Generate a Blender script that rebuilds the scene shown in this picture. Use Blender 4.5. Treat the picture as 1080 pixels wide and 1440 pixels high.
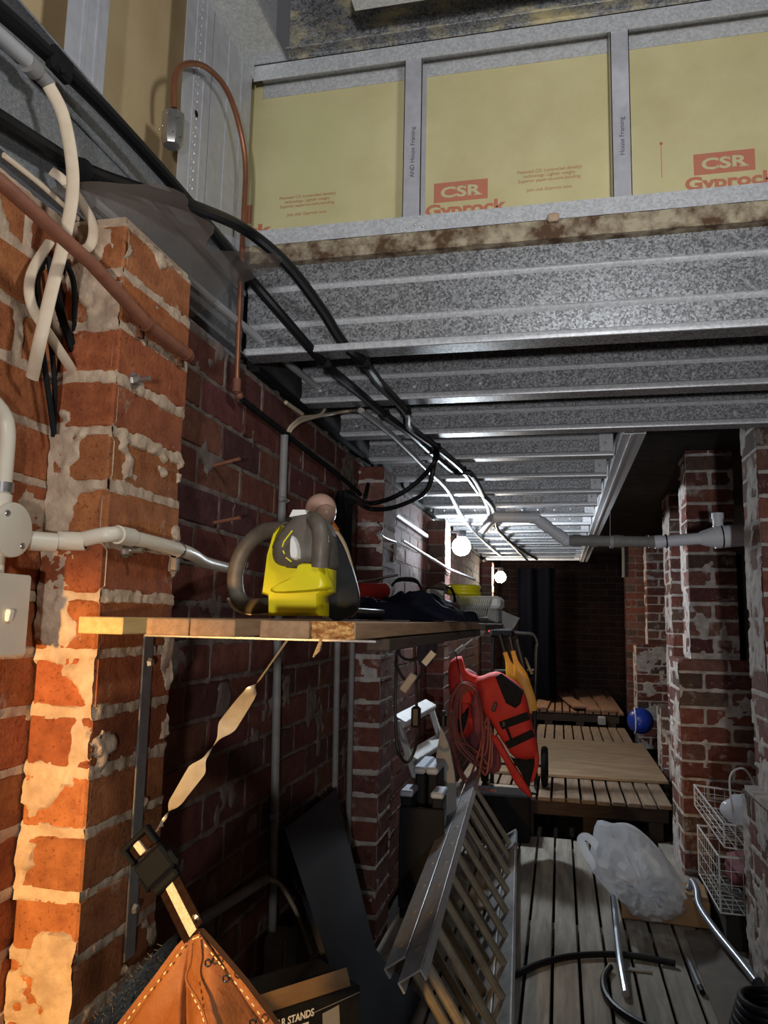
import bpy, math, random
import numpy as np
from mathutils import Vector, Matrix
random.seed(7)
for o in list(bpy.data.objects): bpy.data.objects.remove(o)
SC = bpy.context.scene
COL = SC.collection
# ------------------------------------------------------------------ camera
FPX = 1090.0
def _basis():
    d = Vector((787-540, 875-720, FPX)).normalized()
    r = math.radians(1.2); h = Vector((math.cos(r), math.sin(r), 0))
    n = h.cross(d).normalized()
    if n.y > 0: n = -n
    x = d.cross(n)
    if x.x < 0: x = -x
    return x, d, n
BX, BY, BZ = _basis()
CAM = Vector((0, 0, 1.2))
def ray(px, py):
    v = Vector((px-540, py-720, FPX)); return Vector((BX.dot(v), BY.dot(v), BZ.dot(v)))
def PX(px, py, x): r = ray(px, py); return CAM + r*((x-CAM.x)/r.x)
def PY(px, py, y): r = ray(px, py); return CAM + r*((y-CAM.y)/r.y)
def PZ(px, py, z): r = ray(px, py); return CAM + r*((z-CAM.z)/r.z)
cd = bpy.data.cameras.new('camera'); cam = bpy.data.objects.new('camera', cd); COL.objects.link(cam)
cd.sensor_fit = 'HORIZONTAL'; cd.sensor_width = 36; cd.lens = 36*FPX/1080; cd.clip_start = .02
m = Matrix(((BX.x, -BX.y, -BX.z), (BY.x, -BY.y, -BY.z), (BZ.x, -BZ.y, -BZ.z)))
cam.matrix_world = Matrix.Translation(CAM) @ m.to_4x4()
SC.camera = cam
# ------------------------------------------------------------------ light
SC.view_settings.view_transform = 'Standard'; SC.view_settings.look = 'None'
SC.view_settings.exposure = 0.12; SC.view_settings.gamma = 1.0
W = bpy.data.worlds.new('world'); SC.world = W; W.use_nodes = True
W.node_tree.nodes['Background'].inputs[0].default_value = (.95, .93, 1, 1)
W.node_tree.nodes['Background'].inputs[1].default_value = .055
def lamp(name, kind, loc, power, col, size=.05, target=None, spot=None, blend=.5):
    l = bpy.data.lights.new(name, kind); l.energy = power; l.color = col
    if kind == 'AREA': l.size = size
    else: l.shadow_soft_size = size
    o = bpy.data.objects.new(name, l); COL.objects.link(o); o.location = loc
    if target is not None: o.rotation_euler = (Vector(target)-Vector(loc)).to_track_quat('-Z', 'Y').to_euler()
    if spot: l.spot_size = math.radians(spot); l.spot_blend = blend
    return o
lamp('work_light', 'POINT', (.16, .66, 2.08), 15, (.95, .98, 1.0), .07)
lamp('unseen_fill_spot', 'SPOT', (.25, -1.3, .95), 150, (.97, .97, 1.0), .05, (.15, 2.2, 1.98), 70, 1.0)  # unseen spot added behind the camera as fill for joists and left wall
lamp('warm_lamp', 'SPOT', (-.728, -.35, .98), 135, (1, .58, .2), .03, (-.735, 1.05, .81), 41, .5)
BULB_COLD = 500.0; BULB_WARM = 300.0
# ------------------------------------------------------------------ noise
def _h(a, b, s):
    n = (a*374761393 + b*668265263 + s*974634533) & 0xffffffff
    n = ((n ^ (n >> 13))*1274126177) & 0xffffffff
    return ((n ^ (n >> 16)) & 0xffff)/65535.0
def vn(x, y, s=0):
    x = np.asarray(x, float); y = np.asarray(y, float)
    xi = np.floor(x).astype(np.int64); yi = np.floor(y).astype(np.int64)
    fx = x-xi; fy = y-yi; fx = fx*fx*(3-2*fx); fy = fy*fy*(3-2*fy)
    a = _h(xi, yi, s); b = _h(xi+1, yi, s); c = _h(xi, yi+1, s); d = _h(xi+1, yi+1, s)
    return (a*(1-fx)+b*fx)*(1-fy)+(c*(1-fx)+d*fx)*fy
def fbm(x, y, s=0, o=4):
    t = 0; a = .5; tot = 0
    for k in range(o):
        t = t+a*vn(np.asarray(x)*2**k, np.asarray(y)*2**k, s+k*17); tot += a; a *= .5
    return t/tot
def sstep(a, b, x):
    t = np.clip((x-a)/(b-a), 0, 1); return t*t*(3-2*t)
# ------------------------------------------------------------------ materials
def mk(name, c1, c2=None, scale=18, rough=.6, metal=0, bump=0, bscale=90, stretch=(1, 1, 1), lo=.35, hi=.65, detail=6, spec=.4, c3=None, sc3=4, lo3=.55, hi3=.7):
    mt = bpy.data.materials.new(name); mt.use_nodes = True
    N = mt.node_tree.nodes; L = mt.node_tree.links; b = N['Principled BSDF']
    b.inputs['Roughness'].default_value = rough; b.inputs['Metallic'].default_value = metal
    b.inputs['Specular IOR Level'].default_value = spec
    b.inputs['Base Color'].default_value = (*c1, 1)
    if c2 or bump or c3:
        tc = N.new('ShaderNodeTexCoord'); mp = N.new('ShaderNodeMapping'); mp.inputs['Scale'].default_value = stretch
        L.new(tc.outputs['Object'], mp.inputs[0])
        def nz(s, d=detail):
            n = N.new('ShaderNodeTexNoise'); n.inputs['Scale'].default_value = s; n.inputs['Detail'].default_value = d
            n.inputs['Roughness'].default_value = .62; L.new(mp.outputs[0], n.inputs['Vector']); return n
        def rmp(n, a, c, e0, e1):
            r = N.new('ShaderNodeValToRGB'); r.color_ramp.elements[0].position = a; r.color_ramp.elements[1].position = c
            r.color_ramp.elements[0].color = e0; r.color_ramp.elements[1].color = e1; L.new(n, r.inputs[0]); return r
        out = None
        if c2:
            out = rmp(nz(scale).outputs[0], lo, hi, (*c1, 1), (*c2, 1)).outputs[0]
        if c3:
            f = rmp(nz(sc3).outputs[0], lo3, hi3, (0, 0, 0, 1), (1, 1, 1, 1))
            mx = N.new('ShaderNodeMix'); mx.data_type = 'RGBA'
            L.new(f.outputs[0], mx.inputs[0])
            if out: L.new(out, mx.inputs[6])
            else: mx.inputs[6].default_value = (*c1, 1)
            mx.inputs[7].default_value = (*c3, 1); out = mx.outputs[2]
        if out: L.new(out, b.inputs['Base Color'])
        if bump:
            bn = nz(bscale, 5); bp = N.new('ShaderNodeBump'); bp.inputs['Strength'].default_value = bump; bp.inputs['Distance'].default_value = .004
            L.new(bn.outputs[0], bp.inputs['Height']); L.new(bp.outputs[0], b.inputs['Normal'])
    return mt
def brick_mat(name, smear=.6, mcol=(.38, .31, .25), sat=1.0):
    mt = mk(name, (.3, .1, .05)); N = mt.node_tree.nodes; L = mt.node_tree.links; b = N['Principled BSDF']
    b.inputs['Roughness'].default_value = .85; b.inputs['Specular IOR Level'].default_value = .25
    tc = N.new('ShaderNodeTexCoord'); at = N.new('ShaderNodeAttribute'); at.attribute_name = 'bc'
    def nz(s, d=6, r=.65):
        n = N.new('ShaderNodeTexNoise'); n.inputs['Scale'].default_value = s; n.inputs['Detail'].default_value = d; n.inputs['Roughness'].default_value = r
        L.new(tc.outputs['Object'], n.inputs['Vector']); return n
    r1 = N.new('ShaderNodeValToRGB'); L.new(nz(26).outputs[0], r1.inputs[0])
    r1.color_ramp.elements[0].position = .3; r1.color_ramp.elements[0].color = (.6, .52, .5, 1); r1.color_ramp.elements[1].position = .72; r1.color_ramp.elements[1].color = (1.15, 1.2, 1.15, 1)
    mu = N.new('ShaderNodeMix'); mu.data_type = 'RGBA'; mu.blend_type = 'MULTIPLY'; mu.inputs[0].default_value = 1
    L.new(at.outputs['Color'], mu.inputs[6]); L.new(r1.outputs[0], mu.inputs[7])
    # small dark pits
    r3 = N.new('ShaderNodeValToRGB'); L.new(nz(170, 3).outputs[0], r3.inputs[0])
    r3.color_ramp.elements[0].position = .33; r3.color_ramp.elements[0].color = (.45, .4, .4, 1); r3.color_ramp.elements[1].position = .42; r3.color_ramp.elements[1].color = (1, 1, 1, 1)
    m3 = N.new('ShaderNodeMix'); m3.data_type = 'RGBA'; m3.blend_type = 'MULTIPLY'; m3.inputs[0].default_value = .8
    L.new(mu.outputs[2], m3.inputs[6]); L.new(r3.outputs[0], m3.inputs[7])
    r2 = N.new('ShaderNodeValToRGB'); L.new(nz(11, 10, .72).outputs[0], r2.inputs[0])
    r2.color_ramp.elements[0].position = smear; r2.color_ramp.elements[0].color = (0, 0, 0, 1); r2.color_ramp.elements[1].position = smear+.12; r2.color_ramp.elements[1].color = (.8, .8, .8, 1)
    mx = N.new('ShaderNodeMix'); mx.data_type = 'RGBA'; L.new(r2.outputs[0], mx.inputs[0]); L.new(m3.outputs[2], mx.inputs[6]); mx.inputs[7].default_value = (*mcol, 1)
    L.new(mx.outputs[2], b.inputs['Base Color'])
    bp = N.new('ShaderNodeBump'); bp.inputs['Strength'].default_value = .7; bp.inputs['Distance'].default_value = .004
    L.new(nz(120, 5).outputs[0], bp.inputs['Height']); L.new(bp.outputs[0], b.inputs['Normal'])
    return mt
def galv_mat(name, lo=.22, hi=.5, scale=95, metal=.55, rough=.42, stain=None):
    mt = mk(name, (.4, .4, .4), rough=rough, metal=metal); N = mt.node_tree.nodes; L = mt.node_tree.links; b = N['Principled BSDF']
    tc = N.new('ShaderNodeTexCoord')
    vo = N.new('ShaderNodeTexVoronoi'); vo.inputs['Scale'].default_value = scale; L.new(tc.outputs['Object'], vo.inputs['Vector'])
    sp = N.new('ShaderNodeSeparateColor'); L.new(vo.outputs['Color'], sp.inputs[0])
    nz = N.new('ShaderNodeTexNoise'); nz.inputs['Scale'].default_value = scale*1.4; nz.inputs['Detail'].default_value = 5; nz.inputs['Roughness'].default_value = .7; L.new(tc.outputs['Object'], nz.inputs['Vector'])
    ad = N.new('ShaderNodeMath'); ad.operation = 'MULTIPLY_ADD'; L.new(sp.outputs[0], ad.inputs[0]); ad.inputs[1].default_value = .45; L.new(nz.outputs[0], ad.inputs[2])
    r = N.new('ShaderNodeValToRGB'); L.new(ad.outputs[0], r.inputs[0])
    r.color_ramp.elements[0].position = .5; r.color_ramp.elements[0].color = (lo, lo*1.01, lo*1.02, 1)
    r.color_ramp.elements[1].position = 1.0; r.color_ramp.elements[1].color = (hi, hi*1.01, hi*1.03, 1)
    out = r.outputs[0]
    if stain:
        n2 = N.new('ShaderNodeTexNoise'); n2.inputs['Scale'].default_value = stain[1]; n2.inputs['Detail'].default_value = 10; n2.inputs['Roughness'].default_value = .72
        mp = N.new('ShaderNodeMapping'); mp.inputs['Scale'].default_value = stain[2]; mp.inputs['Rotation'].default_value = (0, stain[3], 0)
        L.new(tc.outputs['Object'], mp.inputs[0]); L.new(mp.outputs[0], n2.inputs['Vector'])
        r2 = N.new('ShaderNodeValToRGB'); r2.color_ramp.elements[0].position = stain[4]; r2.color_ramp.elements[1].position = stain[4]+.13; L.new(n2.outputs[0], r2.inputs[0])
        mx = N.new('ShaderNodeMix'); mx.data_type = 'RGBA'; L.new(r2.outputs[0], mx.inputs[0]); L.new(out, mx.inputs[6]); mx.inputs[7].default_value = (*stain[0], 1)
        out = mx.outputs[2]
        sub = N.new('ShaderNodeMath'); sub.operation = 'MULTIPLY_ADD'; L.new(r2.outputs[0], sub.inputs[0]); sub.inputs[1].default_value = -metal; sub.inputs[2].default_value = metal; L.new(sub.outputs[0], b.inputs['Metallic'])
    L.new(out, b.inputs['Base Color'])
    bp = N.new('ShaderNodeBump'); bp.inputs['Strength'].default_value = .12; bp.inputs['Distance'].default_value = .002
    L.new(nz.outputs[0], bp.inputs['Height']); L.new(bp.outputs[0], b.inputs['Normal'])
    return mt
def emit_mat(name, col, s):
    mt = bpy.data.materials.new(name); mt.use_nodes = True; b = mt.node_tree.nodes['Principled BSDF']
    b.inputs['Base Color'].default_value = (*col, 1); b.inputs['Emission Color'].default_value = (*col, 1); b.inputs['Emission Strength'].default_value = s
    return mt
def clear_mat(name, col, alpha=.35, rough=.25):
    mt = mk(name, col, rough=rough); N = mt.node_tree.nodes; L = mt.node_tree.links; b = N['Principled BSDF']
    out = N['Material Output']; tr = N.new('ShaderNodeBsdfTranslucent'); tr.inputs[0].default_value = (*col, 1)
    m1 = N.new('ShaderNodeMixShader'); m1.inputs[0].default_value = .4; L.new(b.outputs[0], m1.inputs[1]); L.new(tr.outputs[0], m1.inputs[2])
    tp = N.new('ShaderNodeBsdfTransparent'); m2 = N.new('ShaderNodeMixShader'); m2.inputs[0].default_value = alpha
    L.new(tp.outputs[0], m2.inputs[1]); L.new(m1.outputs[0], m2.inputs[2]); L.new(m2.outputs[0], out.inputs[0])
    return mt
M = {}
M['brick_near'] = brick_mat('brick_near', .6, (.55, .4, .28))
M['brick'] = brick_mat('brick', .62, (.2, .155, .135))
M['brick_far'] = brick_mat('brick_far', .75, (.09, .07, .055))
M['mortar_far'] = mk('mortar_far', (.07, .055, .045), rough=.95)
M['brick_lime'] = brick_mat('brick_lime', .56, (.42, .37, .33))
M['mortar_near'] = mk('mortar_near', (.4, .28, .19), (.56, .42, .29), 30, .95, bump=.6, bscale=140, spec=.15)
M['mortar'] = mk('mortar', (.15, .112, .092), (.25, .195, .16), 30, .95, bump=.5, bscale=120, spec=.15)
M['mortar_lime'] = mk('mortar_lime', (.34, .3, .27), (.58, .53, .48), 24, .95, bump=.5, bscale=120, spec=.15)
M['galv'] = galv_mat('galv', .12, .52, 210)
M['galv_plain'] = galv_mat('galv_plain', .2, .34, 300, .4, .5)
M['galv_dark'] = galv_mat('galv_dark', .11, .45, 200, .4, .45, ((.62, .53, .3), 3.6, (1, 1, 1.9), .35, .47))
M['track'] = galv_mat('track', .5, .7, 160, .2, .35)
M['stud'] = mk('stud', (.5, .5, .53), (.6, .6, .64), 30, .4, .3)
M['soffit'] = mk('soffit', (.025, .022, .02), (.05, .045, .04), 10, .9)
M['gypsum'] = mk('gypsum', (.56, .49, .25), (.66, .59, .32), 5, .75, c3=(.6, .56, .28), sc3=2)
M['gypsum_side'] = mk('gypsum_side', (.55, .4, .21), (.62, .47, .26), 5, .75)
M['print'] = mk('print', (.55, .17, .11), (.5, .21, .12), 60, .8)
M['print_faint'] = mk('print_faint', (.5, .27, .14), rough=.8)
M['paper'] = mk('paper', (.58, .53, .3), rough=.8)
M['ink'] = mk('ink', (.12, .12, .14), rough=.8)
M['grime'] = mk('grime', (.1, .055, .03), (.45, .38, .26), 22, .95, bump=.8, bscale=60, lo=.38, hi=.62)
M['black'] = mk('black', (.007, .007, .008), rough=.42, spec=.25)
M['black_matt'] = mk('black_matt', (.009, .009, .01), (.014, .014, .015), 40, .85, spec=.15)
M['pvc_grey'] = mk('pvc_grey', (.36, .36, .36), (.42, .42, .41), 20, .45)
M['pvc_dull'] = mk('pvc_dull', (.22, .21, .195), (.28, .265, .25), 25, .6)
M['pvc_white'] = mk('pvc_white', (.78, .8, .84), (.72, .74, .78), 12, .35)
M['cream'] = mk('cream', (.66, .52, .36), (.72, .58, .42), 40, .55)
M['cream_plastic'] = mk('cream_plastic', (.7, .62, .48), (.74, .66, .52), 20, .4)
M['copper'] = mk('copper', (.33, .13, .065), (.25, .1, .055), 30, .4, .5)
M['rust'] = mk('rust', (.2, .075, .045), (.28, .11, .06), 18, .6, .1, bump=.2)
M['steel'] = mk('steel', (.55, .53, .5), (.42, .4, .38), 40, .35, .9)
M['chrome'] = mk('chrome', (.75, .77, .8), rough=.15, metal=1)
M['tube'] = mk('tube', (.3, .32, .36), (.36, .38, .42), 10, .3, .6)
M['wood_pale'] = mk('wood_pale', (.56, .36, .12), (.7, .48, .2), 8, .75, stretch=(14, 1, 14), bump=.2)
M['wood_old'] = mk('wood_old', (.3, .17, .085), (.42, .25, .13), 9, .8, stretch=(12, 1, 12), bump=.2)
M['wood_dark'] = mk('wood_dark', (.04, .024, .015), (.07, .042, .026), 10, .8, stretch=(1, 1, 12))
M['wood_raw'] = mk('wood_raw', (.3, .1, .02), (.75, .42, .14), 60, .9, stretch=(1, 1, 3), bump=1, bscale=70, lo=.4, hi=.6)
M['plank'] = mk('plank', (.25, .225, .185), (.38, .345, .29), 5, .85, stretch=(9, .8, 9), bump=.25, bscale=40, c3=(.15, .13, .105), sc3=2.2, lo3=.5, hi3=.75)
M['deck'] = mk('deck', (.2, .135, .088), (.29, .205, .135), 6, .85, stretch=(9, .8, 9), bump=.2)
M['deckboard'] = mk('deckboard', (.22, .11, .065), (.3, .16, .09), 6, .8, stretch=(9, .8, 9), bump=.2)
M['ply'] = mk('ply', (.22, .14, .075), (.32, .22, .125), 3.5, .85, stretch=(1, 2.5, 1), c3=(.19, .12, .065), sc3=2.4, lo3=.48, hi3=.74)
M['soil'] = mk('soil', (.02, .016, .013), (.035, .03, .025), 9, 1, bump=.6, bscale=20)
M['yellow'] = mk('yellow', (.74, .63, .011), (.7, .59, .009), 20, .38)
M['toolgrey'] = mk('toolgrey', (.1, .082, .06), (.13, .108, .085), 60, .5)
M['lime'] = mk('lime', (.85, .78, .03), rough=.4)
M['white_plastic'] = mk('white_plastic', (.78, .76, .7), rough=.4)
M['peach'] = mk('peach', (.62, .38, .28), (.58, .35, .26), 10, .35)
M['orange'] = mk('orange', (.6, .2, .04), rough=.5)
M['leather'] = mk('leather', (.19, .062, .016), (.27, .095, .026), 14, .62, bump=.3, bscale=160, c3=(.14, .045, .012), sc3=8)
M['leather_edge'] = mk('leather_edge', (.28, .12, .04), rough=.7)
M['thread'] = mk('thread', (.75, .55, .28), rough=.8)
M['web_brown'] = mk('web_brown', (.012, .006, .004), (.02, .01, .007), 120, .95, bump=.3, spec=.04)
M['buckle'] = mk('buckle', (.006, .007, .009), rough=.6, spec=.06)
M['web_cream'] = mk('web_cream', (.5, .4, .28), (.68, .58, .45), 260, .8, bump=.5, bscale=300)
M['strap'] = mk('strap', (.4, .34, .25), (.5, .44, .33), 40, .33, .4)
M['red'] = mk('red', (.38, .016, .011), (.48, .026, .014), 12, .7, bump=.25, bscale=30)
M['maroon'] = mk('maroon', (.14, .03, .04), (.2, .045, .055), 20, .7)
M['cordred'] = mk('cordred', (.2, .05, .04), (.26, .07, .055), 30, .5)
M['paddle'] = mk('paddle', (.75, .38, .03), (.7, .34, .025), 15, .45)
M['alu'] = mk('alu', (.55, .55, .55), (.42, .42, .42), 24, .4, .65, c3=(.25, .2, .16), sc3=7, lo3=.62, hi3=.8)
M['alu_rung'] = mk('alu_rung', (.27, .22, .15), (.38, .32, .23), 20, .5, .35)
M['dark_sheet'] = mk('dark_sheet', (.002, .002, .004), rough=.95, spec=.05)
M['navy'] = mk('navy', (.006, .007, .014), (.011, .012, .022), 14, .9, spec=.1)
M['navyboard'] = mk('navyboard', (.009, .01, .015), (.015, .017, .024), 10, .7)
M['blue'] = mk('blue', (.02, .05, .35), rough=.35)
M['bluebag'] = mk('bluebag', (.03, .06, .11), (.05, .09, .15), 12, .4)
M['trestle'] = mk('trestle', (.009, .01, .012), (.014, .015, .018), 12, .6, spec=.15)
M['trestle_top'] = mk('trestle_top', (.42, .47, .56), (.36, .4, .48), 18, .5)
M['stool'] = mk('stool', (.62, .62, .6), (.5, .5, .48), 12, .5)
M['greyboard'] = mk('greyboard', (.32, .31, .29), (.26, .25, .235), 9, .7)
M['cardboard'] = mk('cardboard', (.3, .17, .08), (.36, .22, .11), 12, .85)
M['cardstrip'] = mk('cardstrip', (.16, .135, .11), (.2, .17, .14), 12, .85)
M['wire'] = mk('wire', (.66, .66, .64), (.56, .55, .52), 30, .45)
M['bag'] = clear_mat('bag', (.95, .97, 1.0), .62, .18)
M['film'] = clear_mat('film', (.36, .3, .26), .5, .35)
M['bagload'] = mk('bagload', (.42, .42, .4), (.1, .1, .1), 6, .7)
M['hairy'] = mk('hairy', (.13, .13, .12), (.26, .26, .24), 60, .9, stretch=(1, 1, 4), bump=.8)
M['text_white'] = mk('text_white', (.8, .78, .74), rough=.6)
M['bulb_cold'] = emit_mat('bulb_cold', (.8, .9, 1.0), BULB_COLD)
M['bulb_warm'] = emit_mat('bulb_warm', (1.0, .9, .74), BULB_WARM)
# ------------------------------------------------------------------ mesh builder
class MB:
    def __init__(s): s.v = []; s.f = []; s.mi = []; s.c = []
    def add(s, vs, fs, mi=0, c=(1, 1, 1)):
        b = len(s.v); s.v += [tuple(v) for v in vs]; s.f += [tuple(b+i for i in f) for f in fs]; s.mi += [mi]*len(fs); s.c += [c]*len(fs); return s
    def box(s, c, d, rot=None, ch=.0, mi=0, col=(1, 1, 1)):
        """box of size d about centre c, edges chamfered by ch"""
        hx, hy, hz = d[0]/2, d[1]/2, d[2]/2; c = Vector(c); vs = []; fs = []
        R = rot if rot is not None else Matrix.Identity(3)
        if ch <= 0:
            P = [(x, y, z) for x in (-hx, hx) for y in (-hy, hy) for z in (-hz, hz)]
            fs = [(0, 1, 3, 2), (4, 6, 7, 5), (0, 4, 5, 1), (2, 3, 7, 6), (0, 2, 6, 4), (1, 5, 7, 3)]
            return s.add([c+R@Vector(p) for p in P], fs, mi, col)
        ch = min(ch, hx*.9, hy*.9, hz*.9); idx = {}
        for sx in (-1, 1):
            for sy in (-1, 1):
                for sz in (-1, 1):
                    for a in range(3):
                        p = [sx*(hx-ch), sy*(hy-ch), sz*(hz-ch)]; p[a] = (sx*hx, sy*hy, sz*hz)[a]
                        idx[(sx, sy, sz, a)] = len(vs); vs.append(c+R@Vector(p))
        for a in range(3):
            b1, b2 = [(1, 2), (0, 2), (0, 1)][a]
            for sg in (-1, 1):
                q = []
                for u, w in ((-1, -1), (1, -1), (1, 1), (-1, 1)):
                    k = [0, 0, 0]; k[a] = sg; k[b1] = u; k[b2] = w; q.append(idx[(*k, a)])
                fs.append(q if (sg > 0) != (a == 1) else q[::-1])
            for u in (-1, 1):
                for w in (-1, 1):
                    k0 = [0, 0, 0]; k1 = [0, 0, 0]; k0[a] = -1; k1[a] = 1
                    for k in (k0, k1): k[b1] = u; k[b2] = w
                    q = [idx[(*k0, b1)], idx[(*k1, b1)], idx[(*k1, b2)], idx[(*k0, b2)]]
                    fs.append(q if (u*w > 0) != (a == 1) else q[::-1])
        for sx in (-1, 1):
            for sy in (-1, 1):
                for sz in (-1, 1):
                    q = [idx[(sx, sy, sz, a)] for a in range(3)]; fs.append(q if sx*sy*sz > 0 else q[::-1])
        return s.add(vs, fs, mi, col)
    def bb(s, x0, x1, y0, y1, z0, z1, ch=.0, mi=0, col=(1, 1, 1)):
        return s.box(((x0+x1)/2, (y0+y1)/2, (z0+z1)/2), (x1-x0, y1-y0, z1-z0), None, ch, mi, col)
    def beam(s, a, b, w, h, up=(0, 0, 1), ch=.0, mi=0):
        """rectangular bar from a to b; h along up, w across"""
        a = Vector(a); b = Vector(b); d = b-a; y = d.normalized(); u = Vector(up)
        x = y.cross(u).normalized(); z = x.cross(y)
        R = Matrix((x, y, z)).transposed()
        return s.box((a+b)/2, (w, d.length, h), R, ch, mi)
    def tube(s, pts, r, n=10, cap=True, closed=False, flat=None, up=(0, 0, 1), mi=0):
        """round (or flat=(rx,ry)) section swept along pts; r number or list"""
        P = [Vector(p) for p in pts]; k = len(P); rr = r if isinstance(r, (list, tuple)) else [r]*k
        vs = []; fs = []; prev = None
        for i in range(k):
            if closed: t = P[(i+1) % k]-P[i-1]
            else: t = P[min(i+1, k-1)]-P[max(i-1, 0)]
            t.normalize()
            if prev is None:
                u = Vector(up); u = u-t*u.dot(t)
                if u.length < 1e-3: u = Vector((1, .3, .2)); u = u-t*u.dot(t)
            else: u = prev-t*prev.dot(t)
            u.normalize(); prev = u; w = t.cross(u)
            for j in range(n):
                an = 2*math.pi*j/n; ca, sa = math.cos(an), math.sin(an)
                if flat: ca *= flat[0]; sa *= flat[1]
                vs.append(P[i]+(u*ca+w*sa)*rr[i])
        kk = k if closed else k-1
        for i in range(kk):
            for j in range(n):
                a = i*n+j; b = i*n+(j+1) % n; c = ((i+1) % k)*n+(j+1) % n; d = ((i+1) % k)*n+j
                fs.append((a, d, c, b)[::-1])
        if cap and not closed:
            fs.append(tuple(range(n))[::-1]); fs.append(tuple((k-1)*n+j for j in range(n)))
        return s.add(vs, fs, mi)
    def lathe(s, prof, c=(0, 0, 0), axis=(0, 0, 1), n=24, mi=0):
        """prof: list of (radius, height) about axis through c"""
        c = Vector(c); a = Vector(axis).normalized(); u = a.orthogonal().normalized(); w = a.cross(u); vs = []; fs = []
        for r, h in prof:
            for j in range(n):
                an = 2*math.pi*j/n; vs.append(c+a*h+(u*math.cos(an)+w*math.sin(an))*max(r, 1e-5))
        for i in range(len(prof)-1):
            for j in range(n):
                fs.append((i*n+j, i*n+(j+1) % n, (i+1)*n+(j+1) % n, (i+1)*n+j))
        return s.add(vs, fs, mi)
    def ball(s, c, r, n=16, m=10, mi=0):
        if not isinstance(r, (tuple, list)): r = (r, r, r)
        vs = []; fs = []
        for i in range(m+1):
            th = math.pi*i/m
            for j in range(n):
                ph = 2*math.pi*j/n
                vs.append((c[0]+r[0]*math.sin(th)*math.cos(ph), c[1]+r[1]*math.sin(th)*math.sin(ph), c[2]-r[2]*math.cos(th)))
        for i in range(m):
            for j in range(n): fs.append((i*n+j, i*n+(j+1) % n, (i+1)*n+(j+1) % n, (i+1)*n+j))
        return s.add(vs, fs, mi)
    def prism(s, poly, vec, mi=0):
        """closed prism: 3-D polygon poly extruded by vec"""
        P = [Vector(p) for p in poly]; v = Vector(vec); n = len(P)
        fs = [tuple(range(n))[::-1], tuple(range(n, 2*n))]+[(i, (i+1) % n, n+(i+1) % n, n+i) for i in range(n)]
        return s.add(P+[p+v for p in P], fs, mi)
    def grid(s, fn, nu, nv, mi=0, thick=None):
        """surface fn(u,v) -> point, u,v in 0..1; thick adds a back layer"""
        vs = [Vector(fn(i/nu, j/nv)) for i in range(nu+1) for j in range(nv+1)]; W_ = nv+1
        fs = [(i*W_+j, (i+1)*W_+j, (i+1)*W_+j+1, i*W_+j+1) for i in range(nu) for j in range(nv)]
        if thick is None: return s.add(vs, fs, mi)
        t = Vector(thick); n0 = len(vs); back = [v+t for v in vs]
        fs2 = [tuple(n0+k for k in f[::-1]) for f in fs]
        rim = [i*W_ for i in range(nu+1)]+[nu*W_+j for j in range(1, nv+1)]+[i*W_+nv for i in range(nu-1, -1, -1)]+[j for j in range(nv-1, 0, -1)]
        fs3 = [(rim[k], n0+rim[k], n0+rim[(k+1) % len(rim)], rim[(k+1) % len(rim)]) for k in range(len(rim))]
        return s.add(vs+back, fs+fs2+fs3, mi)
WL = {}
def obj(name, mb, mats, parent=None, smooth=35, origin=None):
    me = bpy.data.meshes.new(name)
    if not isinstance(mats, (list, tuple)): mats = [mats]
    V = np.array(mb.v, float)
    if parent is not None: org = WL[parent.name]
    elif origin is not None: org = Vector(origin)
    else:
        a = V.min(0); b = V.max(0); org = Vector(((a[0]+b[0])/2, (a[1]+b[1])/2, a[2]))
    V = V-np.array(org)
    me.from_pydata([tuple(v) for v in V], [], mb.f)
    for k in mats: me.materials.append(M[k] if isinstance(k, str) else k)
    if len(mats) > 1: me.polygons.foreach_set('material_index', mb.mi)
    if any(c != (1, 1, 1) for c in mb.c):
        at = me.attributes.new('bc', 'FLOAT_COLOR', 'CORNER'); arr = []
        for f, c in zip(mb.f, mb.c): arr += [c[0], c[1], c[2], 1.0]*len(f)
        at.data.foreach_set('color', arr)
    if smooth:
        me.polygons.foreach_set('use_smooth', [True]*len(me.polygons)); me.set_sharp_from_angle(angle=math.radians(smooth))
    me.validate(); me.update()
    o = bpy.data.objects.new(name, me); COL.objects.link(o)
    if parent is not None: o.parent = parent; WL[o.name] = WL[parent.name]
    else: o.location = org; WL[o.name] = Vector(org)
    return o
def thing(name, label, cat, loc, group=None):
    o = bpy.data.objects.new(name, None); COL.objects.link(o); o.location = loc; o.empty_display_size = .05
    WL[o.name] = Vector(loc); o['label'] = label; o['category'] = cat
    if group: o['group'] = group
    return o
def tag(o, label, cat, group=None):
    o['label'] = label; o['category'] = cat
    if group: o['group'] = group
    return o
def struct(name, mb, mats, parent=None, **k):
    o = obj(name, mb, mats, parent, **k)
    if parent is None: o['kind'] = 'structure'
    return o
def dup(root, loc, label, cat=None):
    r = root.copy(); COL.objects.link(r); r.location = loc; r['label'] = label
    for ch in list(root.children):
        c = ch.copy(); COL.objects.link(c); c.parent = r
        for g in ch.children:
            d = g.copy(); COL.objects.link(d); d.parent = c
    return r
def smoothpts(pts, k=6, closed=False):
    P = [Vector(p) for p in pts]; n = len(P); out = []
    rng = n if closed else n-1
    for i in range(rng):
        g = lambda q: P[q % n] if closed else P[max(0, min(n-1, q))]
        p0, p1, p2, p3 = g(i-1), g(i), g(i+1), g(i+2)
        for j in range(k):
            t = j/k; out.append(.5*((2*p1)+(p2-p0)*t+(2*p0-5*p1+4*p2-p3)*t*t+(3*p1-p0-3*p2+p3)*t**3))
    if not closed: out.append(P[-1])
    return out
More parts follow.
